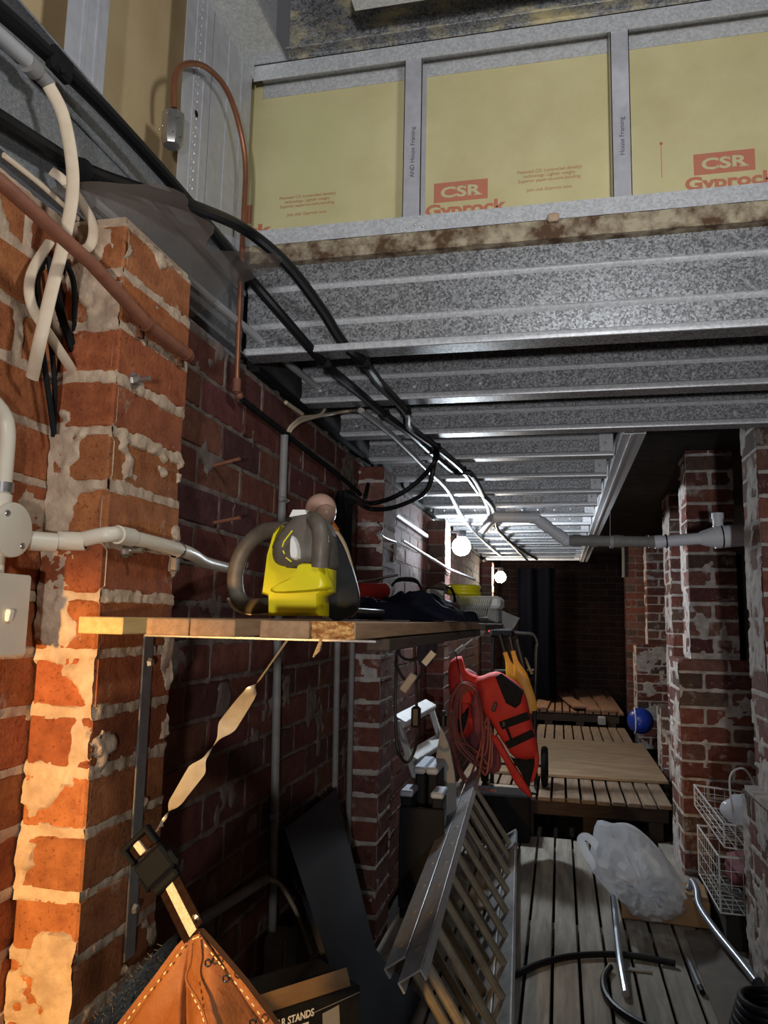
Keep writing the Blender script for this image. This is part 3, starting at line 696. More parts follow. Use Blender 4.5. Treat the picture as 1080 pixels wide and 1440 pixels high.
for f in (.06, .72):
    q = P[3]+d*f; obj('rubber_ring', MB().lathe([(.031 if f < .5 else .051, -.003), (.0315 if f < .5 else .0515, .003)], q+d.normalized()*(.02 if f < .5 else .08), d, 22), 'black', t)
obj('hanger', MB().lathe([(.026, -.008), (.029, -.008), (.029, .008), (.026, .008)], PY(860, 762, YP), (1, 0, 0), 16).tube([PY(858, 757, YP), PY(858, 715, YP)], .0012, 6), 'pvc_grey', t)
cable('grey_conduit', [PY(x, y, 9.57) for x, y in ((846, 757), (868, 757), (876, 765), (877, 800), (877, 812))], .02, 'pvc_dull', 'thin grey conduit elbow behind the drain pipe near the far piers', 'conduit', k=3)
# ------------------------------------------------------------------ black mains cables and their clips
ZC = 1.85
def clip(px, py, par, r=.013):
    p = PZ(px, py, ZC); mb = MB().box(p+Vector((0, 0, .0)), (.036, .016, .026), None, .004); mb.ball(p+Vector((.018, 0, -.006)), .004, 8, 6); obj('clip', mb, 'black_matt', par)
def wallpts(l): return [PX(x, y, X) for x, y, X in l]
ceil = lambda l: [PZ(x, y, z) for x, y, z in l]
A = wallpts([(-60, -30, -.75), (0, 15, -.75), (85, 92, -.75), (170, 178, -.745), (270, 290, -.73)])+[PY(340, 378, 1.62), PY(400, 448, 1.72)]+ceil([(455, 510, ZC), (500, 548, ZC+.004), (540, 582, ZC), (580, 612, ZC-.004), (604, 634, ZC), (640, 664, ZC), (664, 668, ZC-.01), (686, 712, ZC), (690, 735, ZC-.008), (710, 755, ZC), (742, 788, ZC)])
t = thing('mains_cable', 'long straight black mains cable from top left corner, lower of two clipped to joists', 'cable', tuple(A[7]))
cable('sheath', A, .0125, 'black', parent=t, k=5)
obj('saddle', MB().box(PX(84, 91, -.745), (.02, .05, .04), None, .006).ball(PX(88, 100, -.735), .004, 8, 6), 'black_matt', t)
for x, y in ((455, 510), (540, 582), (604, 634), (640, 664)): clip(x, y, t)
Bc = wallpts([(-80, 120, -.765), (0, 168, -.765), (60, 206, -.765), (120, 240, -.765), (200, 268, -.755), (270, 290, -.72)])+[PY(340, 320, 1.58), PY(400, 368, 1.66), PY(450, 432, 1.74), PY(482, 482, 1.8)]+ceil([(510, 508, ZC), (535, 540, ZC+.006), (570, 578, ZC), (576, 600, ZC-.004), (613, 628, ZC), (650, 660, ZC), (672, 690, ZC), (693, 712, ZC-.01), (700, 745, ZC), (725, 768, ZC-.004), (755, 786, ZC)])
t = thing('mains_cable', 'thick arching black mains cable, upper of the pair clipped to the joists', 'cable', tuple(Bc[10]))
cable('sheath', Bc, .0135, 'black', parent=t, k=5)
for x, y in ((510, 508), (570, 578), (613, 628), (650, 660)): clip(x, y, t)
obj('gland', MB().tube(wallpts([(96, 236, -.762), (116, 240, -.762)]), .02, 14), 'black_matt', t)
# looping pair back to the wall
cable('branch_cable', [PZ(613, 632, ZC), PY(610, 655, 2.85), PY(600, 690, 2.87), PY(570, 708, 2.88), PY(540, 716, 2.9), PY(515, 714, 2.9), PX(497, 700, -.74)], .009, 'black', 'lower of two black cables looping from joist back to the left wall')
cable('branch_cable', [PZ(613, 632, ZC+.004), PY(614, 645, 2.82), PY(590, 675, 2.84), PY(556, 698, 2.85), PY(520, 708, 2.87), PX(490, 698, -.73)], .009, 'black', 'upper of two black cables looping from joist back to the left wall')
cable('wall_cable', [PX(x, y, -.768) for x, y in ((340, 562), (420, 625), (512, 700), (530, 740))], .008, 'black_matt', 'thin dark cable running along the upper left wall towards the pale ball tool', 'cable', k=3)
mb = MB()
for i, (x0, y0, x1, y1) in enumerate(((478, 690, 476, 900), (490, 695, 498, 900), (485, 690, 484, 840), (493, 700, 492, 860))):
    mb.tube(smoothpts([PX(x0, y0, -.75), PX((x0+x1)/2+3*(-1)**i, (y0+y1)/2, -.75), PX(x1, min(y1, 860), -.75)], 5), .011, 8)
mb.ball(PX(489, 702, -.75), (.03, .04, .03), 12, 8)
o = obj('cable_bundle', mb, 'black_matt'); tag(o, 'bundle of black cables dropping down the wall behind the pale ball tool', 'cable bundle')
cable('strap_cable', [PZ(524, 655, 1.84), PX(513, 700, -.72)], .008, 'black_matt', 'black cable dropping from joist to the wall beside the second left pier', 'cable', k=1)
# small conduits
c1 = [PX(130, 282, -.765), PX(180, 322, -.765), PX(455, 553, -.715)]
cable('grey_conduit', [PX(130, 284, -.762), PX(456, 553, -.74)], .0105, 'pvc_grey', 'pale grey conduit running under the wall beam with cream cables coming out', 'conduit', k=1)
c2 = [PZ(507, 577, 1.842), PZ(552, 612, 1.842), PZ(598, 658, 1.842)]
cable('grey_conduit', c2, .0095, 'pvc_grey', 'grey conduit under the joists between the black cables and left wall', 'conduit', k=2)
cable('pale_cable', [PZ(600, 660, 1.842), PZ(630, 690, 1.842), PZ(655, 735, 1.842), PZ(690, 770, 1.842), PZ(705, 782, 1.842)], .011, 'pvc_white', 'pale cable snaking under far joists above the cold bulb', 'cable')
cable('cream_cable', [PX(456, 553, -.74), PX(458, 570, -.745), PX(450, 583, -.75), PX(425, 587, -.765), PX(410, 598, -.77), PX(405, 606, -.772)], .0045, 'cream', 'thin cream cable curling from the grey conduit end to the wall')
cable('cream_cable', [PZ(510, 577, 1.842), PX(490, 578, -.72), PX(450, 585, -.75), PX(425, 592, -.765), PX(413, 600, -.77), PX(408, 606, -.772)], .0055, 'cream', 'longer cream cable joining the two grey conduits near the wall')
cable('cable_stub', [PX(402, 566, -.77), PX(425, 582, -.765)], .006, 'cream', 'short cut cable stub poking along the wall near the cream cables', 'cable', k=1)
# vertical conduits
def conduit_v(pts, r, label, mat='pvc_dull', clips=()):
    t = thing('wall_conduit', label, 'conduit', tuple(pts[-1])); obj('pipe', MB().tube(pts, r, 12), mat, t)
    for q in clips: obj('saddle', MB().box(q+Vector((.004, 0, 0)), (.016, .045, .014), None, .003).ball(q+Vector((.014, -.016, 0)), .003, 6, 5).ball(q+Vector((.014, .016, 0)), .003, 6, 5), 'pvc_dull', t)
    return t
q0 = PX(400, 612, -.768); q1 = PX(383, 1312, -.768)
conduit_v([q0, Vector((q0.x, 2.07, 1.2)), q1], .0115, 'vertical grey conduit on left wall passing behind the hedge trimmer', clips=[PX(397, 703, -.768), PX(384, 1147, -.768)])
mb = MB().box(q1+Vector((.02, 0, -.05)), (.06, .09, .11), None, .006); mb.box(q1+Vector((.052, 0, -.05)), (.006, .096, .116), None, .003)
o = obj('junction_box', mb, 'pvc_dull'); tag(o, 'pale square junction box at foot of the vertical conduit near the leather pouch', 'junction box')
conduit_v([PX(475, 880, -.765), PX(470, 1160, -.765)], .011, 'thin vertical conduit in the corner, left of two beside the second left pier')
conduit_v([PX(496, 880, -.765), PX(489, 1200, -.765)], .011, 'thin vertical conduit in the corner, right of two beside the second left pier')
cable('wall_conduit', [PX(275, 1298, -.765), PX(375, 1236, -.765)], .012, 'pvc_dull', 'short sloping conduit low on left wall behind the leather pouch', 'conduit', k=1)
cable('cream_cable', [PX(374, 1236, -.765), PX(395, 1245, -.75), PX(420, 1290, -.73), PX(437, 1340, -.72)], .006, 'cream', 'thin pale cable curving down low on the left wall before the leaning board')
# cream conduit round the nearest pier + junction + switch
r_ = .0125
C1 = [(-.755, .93, 1.307), (-.755, 1.0, 1.31), (-.72, 1.034, 1.314), (-.672, 1.034, 1.316)]
t = thing('wall_conduit', 'cream conduit bending around the nearest brick pier from the round junction box', 'conduit', (-.66, 1.04, 1.31))
e = [PX(48, 752, -.70), PX(90, 754, -.68)]
pts = [Vector((-.765, .96, 1.3)), Vector((-.745, 1.0, 1.302)), Vector((-.715, 1.032, 1.306)), Vector((-.675, 1.036, 1.314)), Vector((-.658, 1.042, 1.317)), Vector((-.655, 1.075, 1.318)), Vector((-.657, 1.28, 1.312)), Vector((-.72, 1.5, 1.308)), Vector((-.764, 1.75, 1.31))]
obj('pipe', MB().tube(smoothpts(pts, 6), r_*.95, 14), 'cream_plastic', t)
mb = MB()
for q, d in ((pts[1], (.6, .8, 0)), (pts[2], (1, .3, 0)), (pts[5], (0, 1, 0))): mb.lathe([(r_*.9, -.02), (r_*1.15, -.02), (r_*1.15, .02), (r_*.9, .02)], q, d, 16)
obj('elbow', mb, 'cream_plastic', t)
obj('saddle', MB().lathe([(r_*.95, -.006), (r_*1.2, -.006), (r_*1.2, .006), (r_*.95, .006)], (-.657, 1.25, 1.3125), (0, 1, 0), 14).box((-.66, 1.25, 1.29), (.014, .012, .03), None, .002), 'steel', t)
jb = Vector((-.755, .935, 1.312))
t = thing('round_junction_box', 'round cream junction box with two screws above the light switch', 'junction box', (XW, jb.y, jb.z))
obj('body', MB().lathe([(0, 0), (.034, 0), (.034, .03), (.0, .03)], (XW+.003, jb.y, jb.z), (1, 0, 0), 28).tube([(-.765, jb.y, jb.z-.03), (-.765, jb.y, jb.z-.062)], .011, 12).tube([(-.765, jb.y, jb.z+.03), (-.765, jb.y, jb.z+.05)], .0135, 12), 'cream_plastic', t)
obj('lid', MB().lathe([(0, .0), (.037, 0), (.039, .003), (.038, .008), (.034, .0095), (.0, .009)], (XW+.033, jb.y, jb.z), (1, 0, 0), 32), 'cream_plastic', t)
for s_ in (-1, 1): obj('screw', MB().lathe([(0, .003), (.004, .002), (.005, 0)], (XW+.042, jb.y+s_*-.018, jb.z+s_*.021), (1, 0, 0), 10), 'steel', t)
t = thing('wall_conduit', 'cream pipe rising from the round junction box at left edge of the photo', 'conduit', (-.765, .935, 1.36))
obj('pipe', MB().tube(smoothpts([(-.765, .935, 1.352), (-.765, .935, 1.41), (-.766, .934, 1.455), (-.768, .92, 1.48), (-.77, .87, 1.5), (-.77, .8, 1.505)], 4), .0115, 14), 'cream_plastic', t)
obj('saddle', MB().lathe([(.0115, -.007), (.0145, -.007), (.0145, .007), (.0115, .007)], (-.765, .935, 1.372), (0, 0, 1), 14), 'steel', t)
a = PX(14, 805, -.745); sw = (.895, .965)
t = thing('light_switch', 'cream surface-mounted light switch below the round junction box', 'light switch', (XW, .93, 1.15))
zs0 = PX(30, 923, -.735).z; zs1 = PX(30, 808, -.735).z
obj('back_box', MB().bb(XW+.003, -.742, .885, .97, zs0+.002, zs1-.002, .004), 'cream_plastic', t)
obj('plate', MB().bb(-.742, -.734, .882, .973, zs0, zs1, .003), 'cream_plastic', t)
obj('rocker', MB().box((-.7325, .9285, (zs0+zs1)/2), (.008, .011, .017), Matrix.Rotation(.18, 3, 'Y'), .002), 'white_plastic', t)
# rust-red pipe along the top of the near pier, copper loop
t = thing('gas_pipe', 'rust red pipe running from left edge across the top of the nearest pier', 'pipe', tuple(PX(205, 455, -.65)))
obj('pipe', MB().tube([PX(-40, 228, -.70), PX(0, 255, -.69), PX(130, 372, -.66), PX(205, 455, -.655), PX(266, 502, -.655)], .0105, 14), 'rust', t)
for x, y in ((206, 456), (262, 498)):
    q = PX(x, y, -.655); obj('saddle', MB().lathe([(.0105, -.004), (.0125, -.004), (.0125, .004), (.0105, .004)], q, (0, 1, 0), 14).bb(q.x-.015, q.x-.009, q.y-.004, q.y+.004, q.z-.022, q.z+.005), 'copper', t)
t = thing('copper_pipe', 'thin copper pipe looping from the clear box down past the deep joist', 'pipe', tuple(PY(335, 540, 1.72)))
yq = PX(245, 150, -.775).y
obj('pipe', MB().tube(smoothpts([PX(245, 152, -.775), PX(246, 108, -.775), PX(262, 90, -.765), PX(290, 95, -.755), PX(318, 125, -.75), PX(336, 175, -.745), PX(345, 230, -.742), PX(343, 300, -.742), PX(338, 400, -.742), PX(334, 500, -.742), PX(333, 542, -.742)], 5), .0065, 12), 'copper', t)
obj('end_fitting', MB().lathe([(.008, -.02), (.01, -.02), (.01, .012), (.008, .012)], PX(333, 540, -.742), (0, 0, 1), 10).ball(PX(336, 556, -.75), .011, 10, 8), 'rust', t)
q = PX(243, 183, -.78); t = thing('metal_box', 'dented grey metal box where the copper pipe starts', 'metal box', tuple(q))
mb = MB().lathe([(0, -.036), (.018, -.036), (.024, -.024), (.024, .034), (.014, .034), (0, .034)], q, (0, 0, 1), 8); obj('case', mb, 'steel', t)
mb = MB()
for i in range(9): mb.ball(q+Vector((.022*math.cos(i), -.022*abs(math.sin(i*1.7+.4)), -.024+.006*i)), .002, 6, 4)
obj('rivets', mb, 'chrome', t)
# cream flat cables, upper left
t = thing('conduit_end', 'pale conduit end with a collar, feeding the cream flat cable, top left corner', 'conduit', tuple(PX(40, 90, -.755)))
obj('pipe', MB().tube([PX(-40, 15, -.755), PX(46, 92, -.755)], .0115, 14), 'pvc_grey', t)
obj('collar', MB().tube([PX(38, 88, -.754), PX(50, 99, -.754)], .0145, 14).tube([PX(50, 99, -.754), PX(70, 120, -.752)], .0105, 14), 'pvc_dull', t)
cable('flat_cable', [PX(68, 120, -.745), PX(88, 160, -.735), PX(100, 220, -.725), (PX(102, 270, -.715)), PX(92, 330, -.71), PX(72, 410, -.71), PX(56, 480, -.72), PX(45, 532, -.755)], 1, 'cream', 'long flat cream cable hanging from the pale conduit end to the wall', flat=(.0095, .0035), up=(.8, .6, 0), n=12)
cable('flat_cable', [PX(72, 240, -.77), PX(90, 254, -.755), PX(115, 285, -.74), PX(131, 318, -.73), PX(126, 346, -.728), PX(106, 350, -.735), PX(90, 335, -.75)], 1, 'cream', 'cream cable curling into a hook beside the long flat cable', flat=(.008, .0035), up=(.8, .6, 0), n=12)
cable('flat_cable', [PX(5, 218, -.765), PX(60, 262, -.765), PX(110, 308, -.765)], 1, 'cream', 'short straight flat cream cable lying along the beam, cut end at left edge', flat=(.0045, .003), up=(0, 0, 1), n=12)
cable('flat_cable', [PX(70, 340, -.76), PX(44, 385, -.755), PX(45, 430, -.745), PX(75, 480, -.74), PX(98, 515, -.745), PX(108, 534, -.765)], 1, 'cream', 'cream cable bowing behind the long flat cable down to the wall', flat=(.0075, .0035), up=(.8, .6, 0), n=12)
mb = MB()
for i, (a, b, c_) in enumerate((((62, 365), (52, 420), (76, 610)), ((75, 370), (90, 450), (112, 502)), ((68, 362), (80, 430), (104, 500)), ((60, 375), (46, 400), (62, 450)), ((85, 360), (104, 400), (104, 490)))):
    mb.tube(smoothpts([PX(*a, -.755), PX(*b, -.752), PX(*c_, -.757)], 6), .0045, 8)
o = obj('black_cables', mb, 'black_matt'); tag(o, 'tangle of thin black cables behind the cream cables, upper left', 'cable bundle')
cable('wall_cable', [PX(70, 470, -.75), PX(77, 540, -.756), PX(75, 614, -.772)], .004, 'black_matt', 'single black cable end entering the wall below the cream cables')
# plastic film on pier top
def film(u, v):
    x = -.775+.19*v; y = .98+.5*u
    edge = .02*math.sin(u*9)+.015*math.sin(u*23)
    return (x+edge*v, y, 1.848+.055*v*u*1.2-.02*v*math.sin(u*5)+.008*math.sin(u*11+v*5))
o = obj('plastic_film', MB().grid(film, 24, 10), 'film', smooth=80); tag(o, 'crumpled sheet of clear plastic film sticking out above the nearest pier', 'plastic film')
# bolts in the wall
def stud_bolt(p, d, ln, label, nut=True, dark=False, mat='steel'):
    t = thing('anchor_bolt', label, 'bolt', tuple(p)); d = Vector(d).normalized()
    obj('shank', MB().tube([p, p+d*ln], .0042, 10), mat, t)
    if nut: obj('nut', MB().lathe([(.0, .013), (.0085, .013), (.009, .005), (.009, .004), (.0, .004)], p, d, 6), mat, t); obj('washer', MB().lathe([(0, .004), (.0125, .004), (.0125, .0), (0, 0)], p, d, 16), mat, t)
stud_bolt(PX(186, 535, XP), (1, -.05, .05), .032, 'steel anchor bolt high on the nearest pier under the rust red pipe')
stud_bolt(PX(175, 774, XP), (1, -.05, -.02), .034, 'steel anchor bolt on the nearest pier just under the cream conduit')
stud_bolt(PX(300, 655, XW), (1, -.1, .2), .07, 'dark rod sticking out of left wall, upper of two left of the vertical conduit', False, mat='rust')
stud_bolt(PX(300, 735, XW), (1, -.1, .15), .07, 'dark rod sticking out of left wall, lower of two left of the vertical conduit', False, mat='rust')
# white rods along the wall behind pier two
cable('white_pipe', [PX(556, 723, -.765), PX(600, 754, -.765)], .013, 'pvc_white', 'short white pipe on the wall above the longer rod, by the cold bulb', 'pipe', k=1)
cable('white_rod', [PX(566, 760, -.76), PX(630, 800, -.66), PX(668, 815, -.60)], .008, 'pvc_white', 'long thin white rod slanting under the cold bulb', 'rod', k=1)
cable('wire_hook', [PX(532, 735, -.668), PX(538, 742, -.66), PX(536, 752, -.66), PX(545, 758, -.665), PX(556, 762, -.67)], .004, 'chrome', 'small bent bright wire hook on the second left pier', 'hook', k=2)
# ------------------------------------------------------------------ shelf
ZT = 1.194; ZB = 1.17
GS = 'boards of the shelf'
t = None
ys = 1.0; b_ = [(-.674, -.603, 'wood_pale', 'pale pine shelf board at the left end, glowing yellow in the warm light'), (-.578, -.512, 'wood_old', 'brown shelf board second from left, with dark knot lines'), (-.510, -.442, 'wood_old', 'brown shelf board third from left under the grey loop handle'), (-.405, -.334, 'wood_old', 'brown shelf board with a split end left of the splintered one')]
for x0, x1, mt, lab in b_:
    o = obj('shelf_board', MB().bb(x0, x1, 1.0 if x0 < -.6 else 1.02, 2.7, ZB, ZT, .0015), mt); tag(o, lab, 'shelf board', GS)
o = obj('shelf_board', MB().bb(-.440, -.407, 1.13, 2.7, ZB, ZT, .0015), 'wood_dark'); tag(o, 'dark set-back shelf board in the gap under the yellow tool', 'shelf board', GS)
mb = MB(); mb.bb(-.332, -.272, 1.035, 2.7, ZB, ZT, .0015)
t = thing('shelf_board', 'front shelf board with a freshly splintered orange end', 'shelf board', (-.30, 1.9, ZB), GS); obj('plank', mb, 'wood_old', t)
mb = MB(); mb.grid(lambda u, v: (-.332+.06*u, 1.034-.012*float(fbm(u*12, v*5, 8)), ZB+.0005+(ZT-ZB)*v), 24, 8); mb.tube([(-.318, 1.03, 1.172), (-.322, 1.025, 1.155), (-.327, 1.022, 1.146)], [.002, .0035, .001], 6)
obj('splintered_end', mb, 'wood_raw', t)
o = obj('shelf_board', MB().bb(-.62, -.25, 2.72, 3.9, ZB-.004, ZT-.008, .002), 'wood_dark'); tag(o, 'dark far shelf board under the white wire rack', 'shelf board', GS)
o = obj('shelf_rail', MB().bb(-.302, -.264, 1.22, 2.69, ZB-.022, ZB-.002, .002), 'wood_dark'); tag(o, 'brown timber rail under the front edge of the shelf', 'rail')
t = thing('shelf_bracket', 'large steel angle bracket carrying the shelf, screwed to the nearest pier', 'bracket', (-.66, 1.19, .66))
zt = ZB-.003
obj('upright', MB().bb(XP+.003, XP+.0065, 1.175, 1.205, .66, zt, .001), 'steel', t)
obj('arm', MB().bb(XP+.004, -.275, 1.175, 1.205, zt-.005, zt, .001), 'steel', t)
for z in (.735, 1.12): obj('screw', MB().lathe([(0, .007), (.006, .006), (.0085, 0)], (XP+.009, 1.19, z), (1, 0, 0), 6), 'steel', t)
# ------------------------------------------------------------------ twisted strap and buckle
s0 = PY(409, 893, 1.19); s1 = PY(216, 1174, .98)
def twist(u, v):
    p = s0.lerp(s1, u); p = p+Vector((0, -.03*math.sin(u*math.pi), -.012*math.sin(u*math.pi)))
    d = (s1-s0).normalized(); a = d.cross(Vector((0, 1, 0))).normalized(); b = d.cross(a)
    l1 = float(sstep(.24, .31, u)*(1-sstep(.44, .52, u))); l2 = float(sstep(.60, .67, u)*(1-sstep(.82, .90, u)))
    w = .0022+.0115*max(l1, l2)
    tw = .25+math.pi*float(sstep(.22, .30, u)+sstep(.47, .64, u)+sstep(.85, .95, u))+.35*math.sin(u*9)
    return p+(a*math.cos(tw)+b*math.sin(tw))*(v-.5)*2*w
t = thing('tool_belt', 'brown leather tool pouch hanging by a twisted pale strap and black buckle', 'tool belt', tuple(s1-Vector((0, 0, .3))))
obj('twisted_strap', MB().grid(twist, 120, 4), 'strap', t, smooth=80)
bc = PY(216, 1214, .96); ax = Vector((.42, -.1, -.9)).normalized()
dx = (PY(240, 1235, .96)-PY(200, 1180, .96)).normalized(); sx = dx.cross(Vector((0, 1, 0))).normalized()
R = Matrix((sx, Vector((0, -1, 0)), dx)).transposed()
if R.determinant() < 0: R = Matrix((-sx, Vector((0, -1, 0)), dx)).transposed()
def L2(x, y, z): return bc+R@Vector((x, y, z))
mb = MB(); mb.box(L2(0, 0, .004), (.05, .014, .036), R, .004); mb.box(L2(-.021, 0, -.028), (.007, .013, .026), R, .002); mb.box(L2(.021, 0, -.028), (.007, .013, .026), R, .002); mb.box(L2(0, 0, -.039), (.05, .012, .007), R, .002); mb.box(L2(0, 0, .028), (.042, .012, .012), R, .003); mb.box(L2(-.027, 0, .012), (.007, .010, .022), R, .003); mb.box(L2(.027, 0, .012), (.007, .01, .022), R, .003)
bk = obj('buckle', mb, 'buckle', t)
obj('webbing_slot', MB().box(L2(0, -.002, -.026), (.032, .008, .016), R, .001), 'web_brown', t)
obj('webbing_stripe', MB().box(L2(0, .003, -.026), (.010, .008, .0165), R, .001).box(L2(0, -.0065, -.026), (.011, .003, .0165), R, .001), 'web_cream', t)
w0 = L2(0, 0, .034); w1 = PY(272, 1312, .93)
dd = (w1-w0); sd = dd.cross(Vector((0, 1, 0))).normalized()
def band(off, hw, y): return lambda u, v: w0+dd*u+sd*(off+(v-.5)*2*hw)+Vector((0, y, 0))
obj('webbing', MB().grid(band(0, .018, 0), 8, 2, thick=(0, .003, 0)), 'web_brown', t); obj('webbing_stripe', MB().grid(band(0, .0065, -.0012), 8, 2, thick=(0, .001, 0)), 'web_cream', t)
obj('rivet', MB().lathe([(0, .003), (.005, .002), (.006, 0)], w0+dd*.86+sd*.012+Vector((0, -.0, 0)), (0, -1, 0), 10), 'chrome', t)
# pouch
yp = .93
K = lambda x, y, dy=0: PY(x, y, yp+dy)
outer = [(266, 1312), (280, 1310), (300, 1332), (345, 1385), (390, 1446), (430, 1510), (380, 1560), (240, 1570), (130, 1520), (160, 1446), (215, 1375), (248, 1330)]
mb = MB().prism([K(*p, .012) for p in outer], (0, .012, 0)); obj('pouch_back', mb, 'leather', t)
def inpoly(u, v):
    top = Vector((270, 1316)).lerp(Vector((262, 1318)), u); L0 = Vector((262, 1318)).lerp(Vector((150, 1490)), v); R0 = Vector((280, 1313)).lerp(Vector((405, 1490)), v)
    p = L0.lerp(R0, u); bulge = math.sin(math.pi*min(1, max(0, u)))**.7*min(1, v*1.6)
    crease = math.exp(-((u-.36-.1*v)/.04)**2)*.9*min(1, v*2.2)
    fold = .012*math.sin(u*9+v*4)*v
    return K(p.x, p.y, .006-.05*bulge*v+.03*crease*v-fold)
obj('pouch_front', MB().grid(inpoly, 60, 40, thick=(0, .003, 0)), 'leather', t, smooth=80)
def st(mb, pts, step=.0065):
    P = smoothpts(pts, 8); acc = 0; q = P[0]
    for a, b in zip(P, P[1:]):
        acc += (b-a).length
        if acc > step: d = (b-a).normalized(); mb.tube([b-d*.0021, b+d*.0021], .0009, 6); acc = 0
for ln, sp in (([K(283, 1322, -.001), K(318, 1366, -.003), K(352, 1408, -.004), K(378, 1446, -.006)], .0065), ([K(262, 1325, -.001), K(232, 1368, -.004), K(196, 1412, -.006), K(172, 1444, -.008)], .0065), ([K(264, 1378, -.022), K(272, 1402, -.03), K(284, 1425, -.035), K(288, 1446, -.04)], .0065), ([K(268, 1322, -.004), K(278, 1318, -.003)], .004)):
    mb = MB(); st(mb, ln, sp); obj('stitching', mb, 'thread', t)
mb = MB().tube(smoothpts([K(270, 1326, -.012), K(268, 1352, -.02), K(262, 1378, -.03), K(280, 1410, -.04), K(292, 1446, -.05), K(296, 1490, -.05)], 6), .0016, 8); obj('pocket_edge', mb, 'leather', t)
for x, y in ((318, 1376), (293, 1354), (356, 1438)): obj('eyelet', MB().lathe([(.0028, 0), (.0052, 0), (.0045, .002), (.003, .002)], K(x, y, -.010), (0, -1, 0), 14), 'chrome', t)
# grey hairy brush mat behind the pouch
mb = MB(); mb.grid(lambda u, v: Vector(PX(125+110*u, 1440-115*u, -.62))+Vector((.03*v, .0, -.14*v+.004*float(fbm(u*40, v*20, 3)))), 40, 14, thick=(0, .03, 0))
rr = random.Random(3)
for i in range(900):
    u, v = rr.random(), rr.random(); p = Vector(PX(125+110*u, 1440-115*u, -.62))+Vector((.03*v, -.002, -.14*v)); mb.tube([p, p+Vector((rr.uniform(-.008, .008), -.01, rr.uniform(-.004, .012)))], [.0009, .0003], 4, cap=False)
o = obj('broom_head', mb, 'hairy', smooth=60); tag(o, 'grey bristly broom head behind the leather pouch at the foot of the pier', 'broom')
# ------------------------------------------------------------------ hedge trimmer on the shelf
def loft(mb, outline, layers, at, mi=0):
    """outline in photo pixels at depth at(x,y,dy); layers: (dy, inset factor)"""
    cx = sum(p[0] for p in outline)/len(outline); cy = sum(p[1] for p in outline)/len(outline); n = len(outline); vs = []; fs = []
    base = [at(x, y, 0) for x, y in outline]; c0 = at(cx, cy, 0)
    for dy, k in layers:
        vs += [c0+(b-c0)*k+Vector((0, dy, 0)) for b in base]
    for i in range(len(layers)-1):
        for j in range(n): fs.append((i*n+j, i*n+(j+1) % n, (i+1)*n+(j+1) % n, (i+1)*n+j))
    fs.append(tuple(range(n))[::-1]); fs.append(tuple((len(layers)-1)*n+j for j in range(n)))
    return mb.add(vs, fs, mi)
def dense(o, k=3): return [(p.x, p.y) for p in smoothpts([(x, y, 0) for x, y in o], k, True)]
T = lambda x, y, dy=0: PY(x, y, 1.27+dy)
t = thing('hedge_trimmer', 'yellow and grey electric hedge trimmer standing on the shelf, rear handle towards camera', 'hedge trimmer', tuple(T(420, 866)))
g = dense([(384, 775), (394, 751), (412, 730), (430, 721), (447, 726), (460, 747), (464, 774), (463, 800), (432, 802), (406, 802), (388, 795)])
obj('housing', loft(MB(), g, [(-.035, .55), (-.03, .78), (-.012, .95), (.01, 1.0), (.06, 1.0), (.08, .85)], T), 'toolgrey', t, smooth=60)
yb = [(398, 739), (388, 749), (379, 780), (372, 835), (381, 838), (381, 866), (452, 866), (452, 838), (462, 832), (463, 800), (432, 801), (408, 799), (393, 788), (386, 768), (392, 750)]
obj('yellow_casing', loft(MB(), yb, [(-.018, .93), (-.012, 1.0), (.045, 1.0), (.05, .95)], T), 'yellow', t, smooth=40)
lip = dense([(396, 829), (412, 821), (428, 812), (433, 797), (446, 795), (462, 797), (466, 812), (471, 825), (462, 831), (430, 834), (400, 835)], 2)
obj('foot_lip', loft(MB(), lip, [(-.055, .9), (-.05, 1.0), (-.012, 1.0)], T), 'yellow', t, smooth=50)
obj('handle_grip', MB().tube(smoothpts([T(436, 728, -.005), T(447, 738, -.04), T(451, 762, -.05), T(449, 797, -.045)], 6), [.012]*3+[.0145]*10+[.0155]*6, 14, flat=(1, .95)), 'toolgrey', t, smooth=70)
obj('trigger', loft(MB(), dense([(423, 757), (430, 768), (432, 788), (422, 788), (421, 770)], 2), [(-.05, .85), (-.046, 1), (-.02, 1)], T), 'white_plastic', t)
obj('top_tab', loft(MB(), [(412, 729), (417, 719), (434, 719), (436, 725)], [(-.02, 1), (.03, 1)], T), 'white_plastic', t)
for pl in (((411, 746), (399, 762), (397, 769)), ((398, 774), (400, 779)), ((402, 784), (410, 790))):
    obj('accent_line', MB().tube([T(x, y, -.038+.002*i) for i, (x, y) in enumerate(pl)], .0014, 6), 'lime', t)
obj('loop_handle', MB().tube(smoothpts([T(402, 745, .1), T(370, 748, .13), T(343, 772, .14), T(331, 806, .14), T(334, 838, .14), T(350, 852, .13), T(392, 850, .1)], 6), .0155, 16), 'toolgrey', t, smooth=70)
obj('base_trim', MB().tube(smoothpts([T(321, 841, .14), T(330, 855, .14), T(350, 862, .13), T(384, 863, .1)], 5), .004, 8), 'cream_plastic', t)
gd = dense([(456, 748), (466, 757), (481, 793), (492, 832), (490, 858), (478, 867), (450, 867), (450, 790)], 3)
obj('hand_guard', loft(MB(), gd, [(.05, 1.0), (.062, 1.02), (.068, .98)], T), 'black', t, smooth=50)
obj('guard_rim', MB().tube(smoothpts([T(466, 755, .06), T(474, 773, .06), T(482, 794, .06), T(493, 832, .06), T(491, 860, .06), T(478, 868, .06), T(454, 868, .06)], 5), .0022, 8), 'white_plastic', t)
a = T(440, 852, .16); obj('blade', MB().bb(a.x-.03, a.x+.03, a.y, a.y+.5, 1.21, 1.222, .002), 'steel', t)
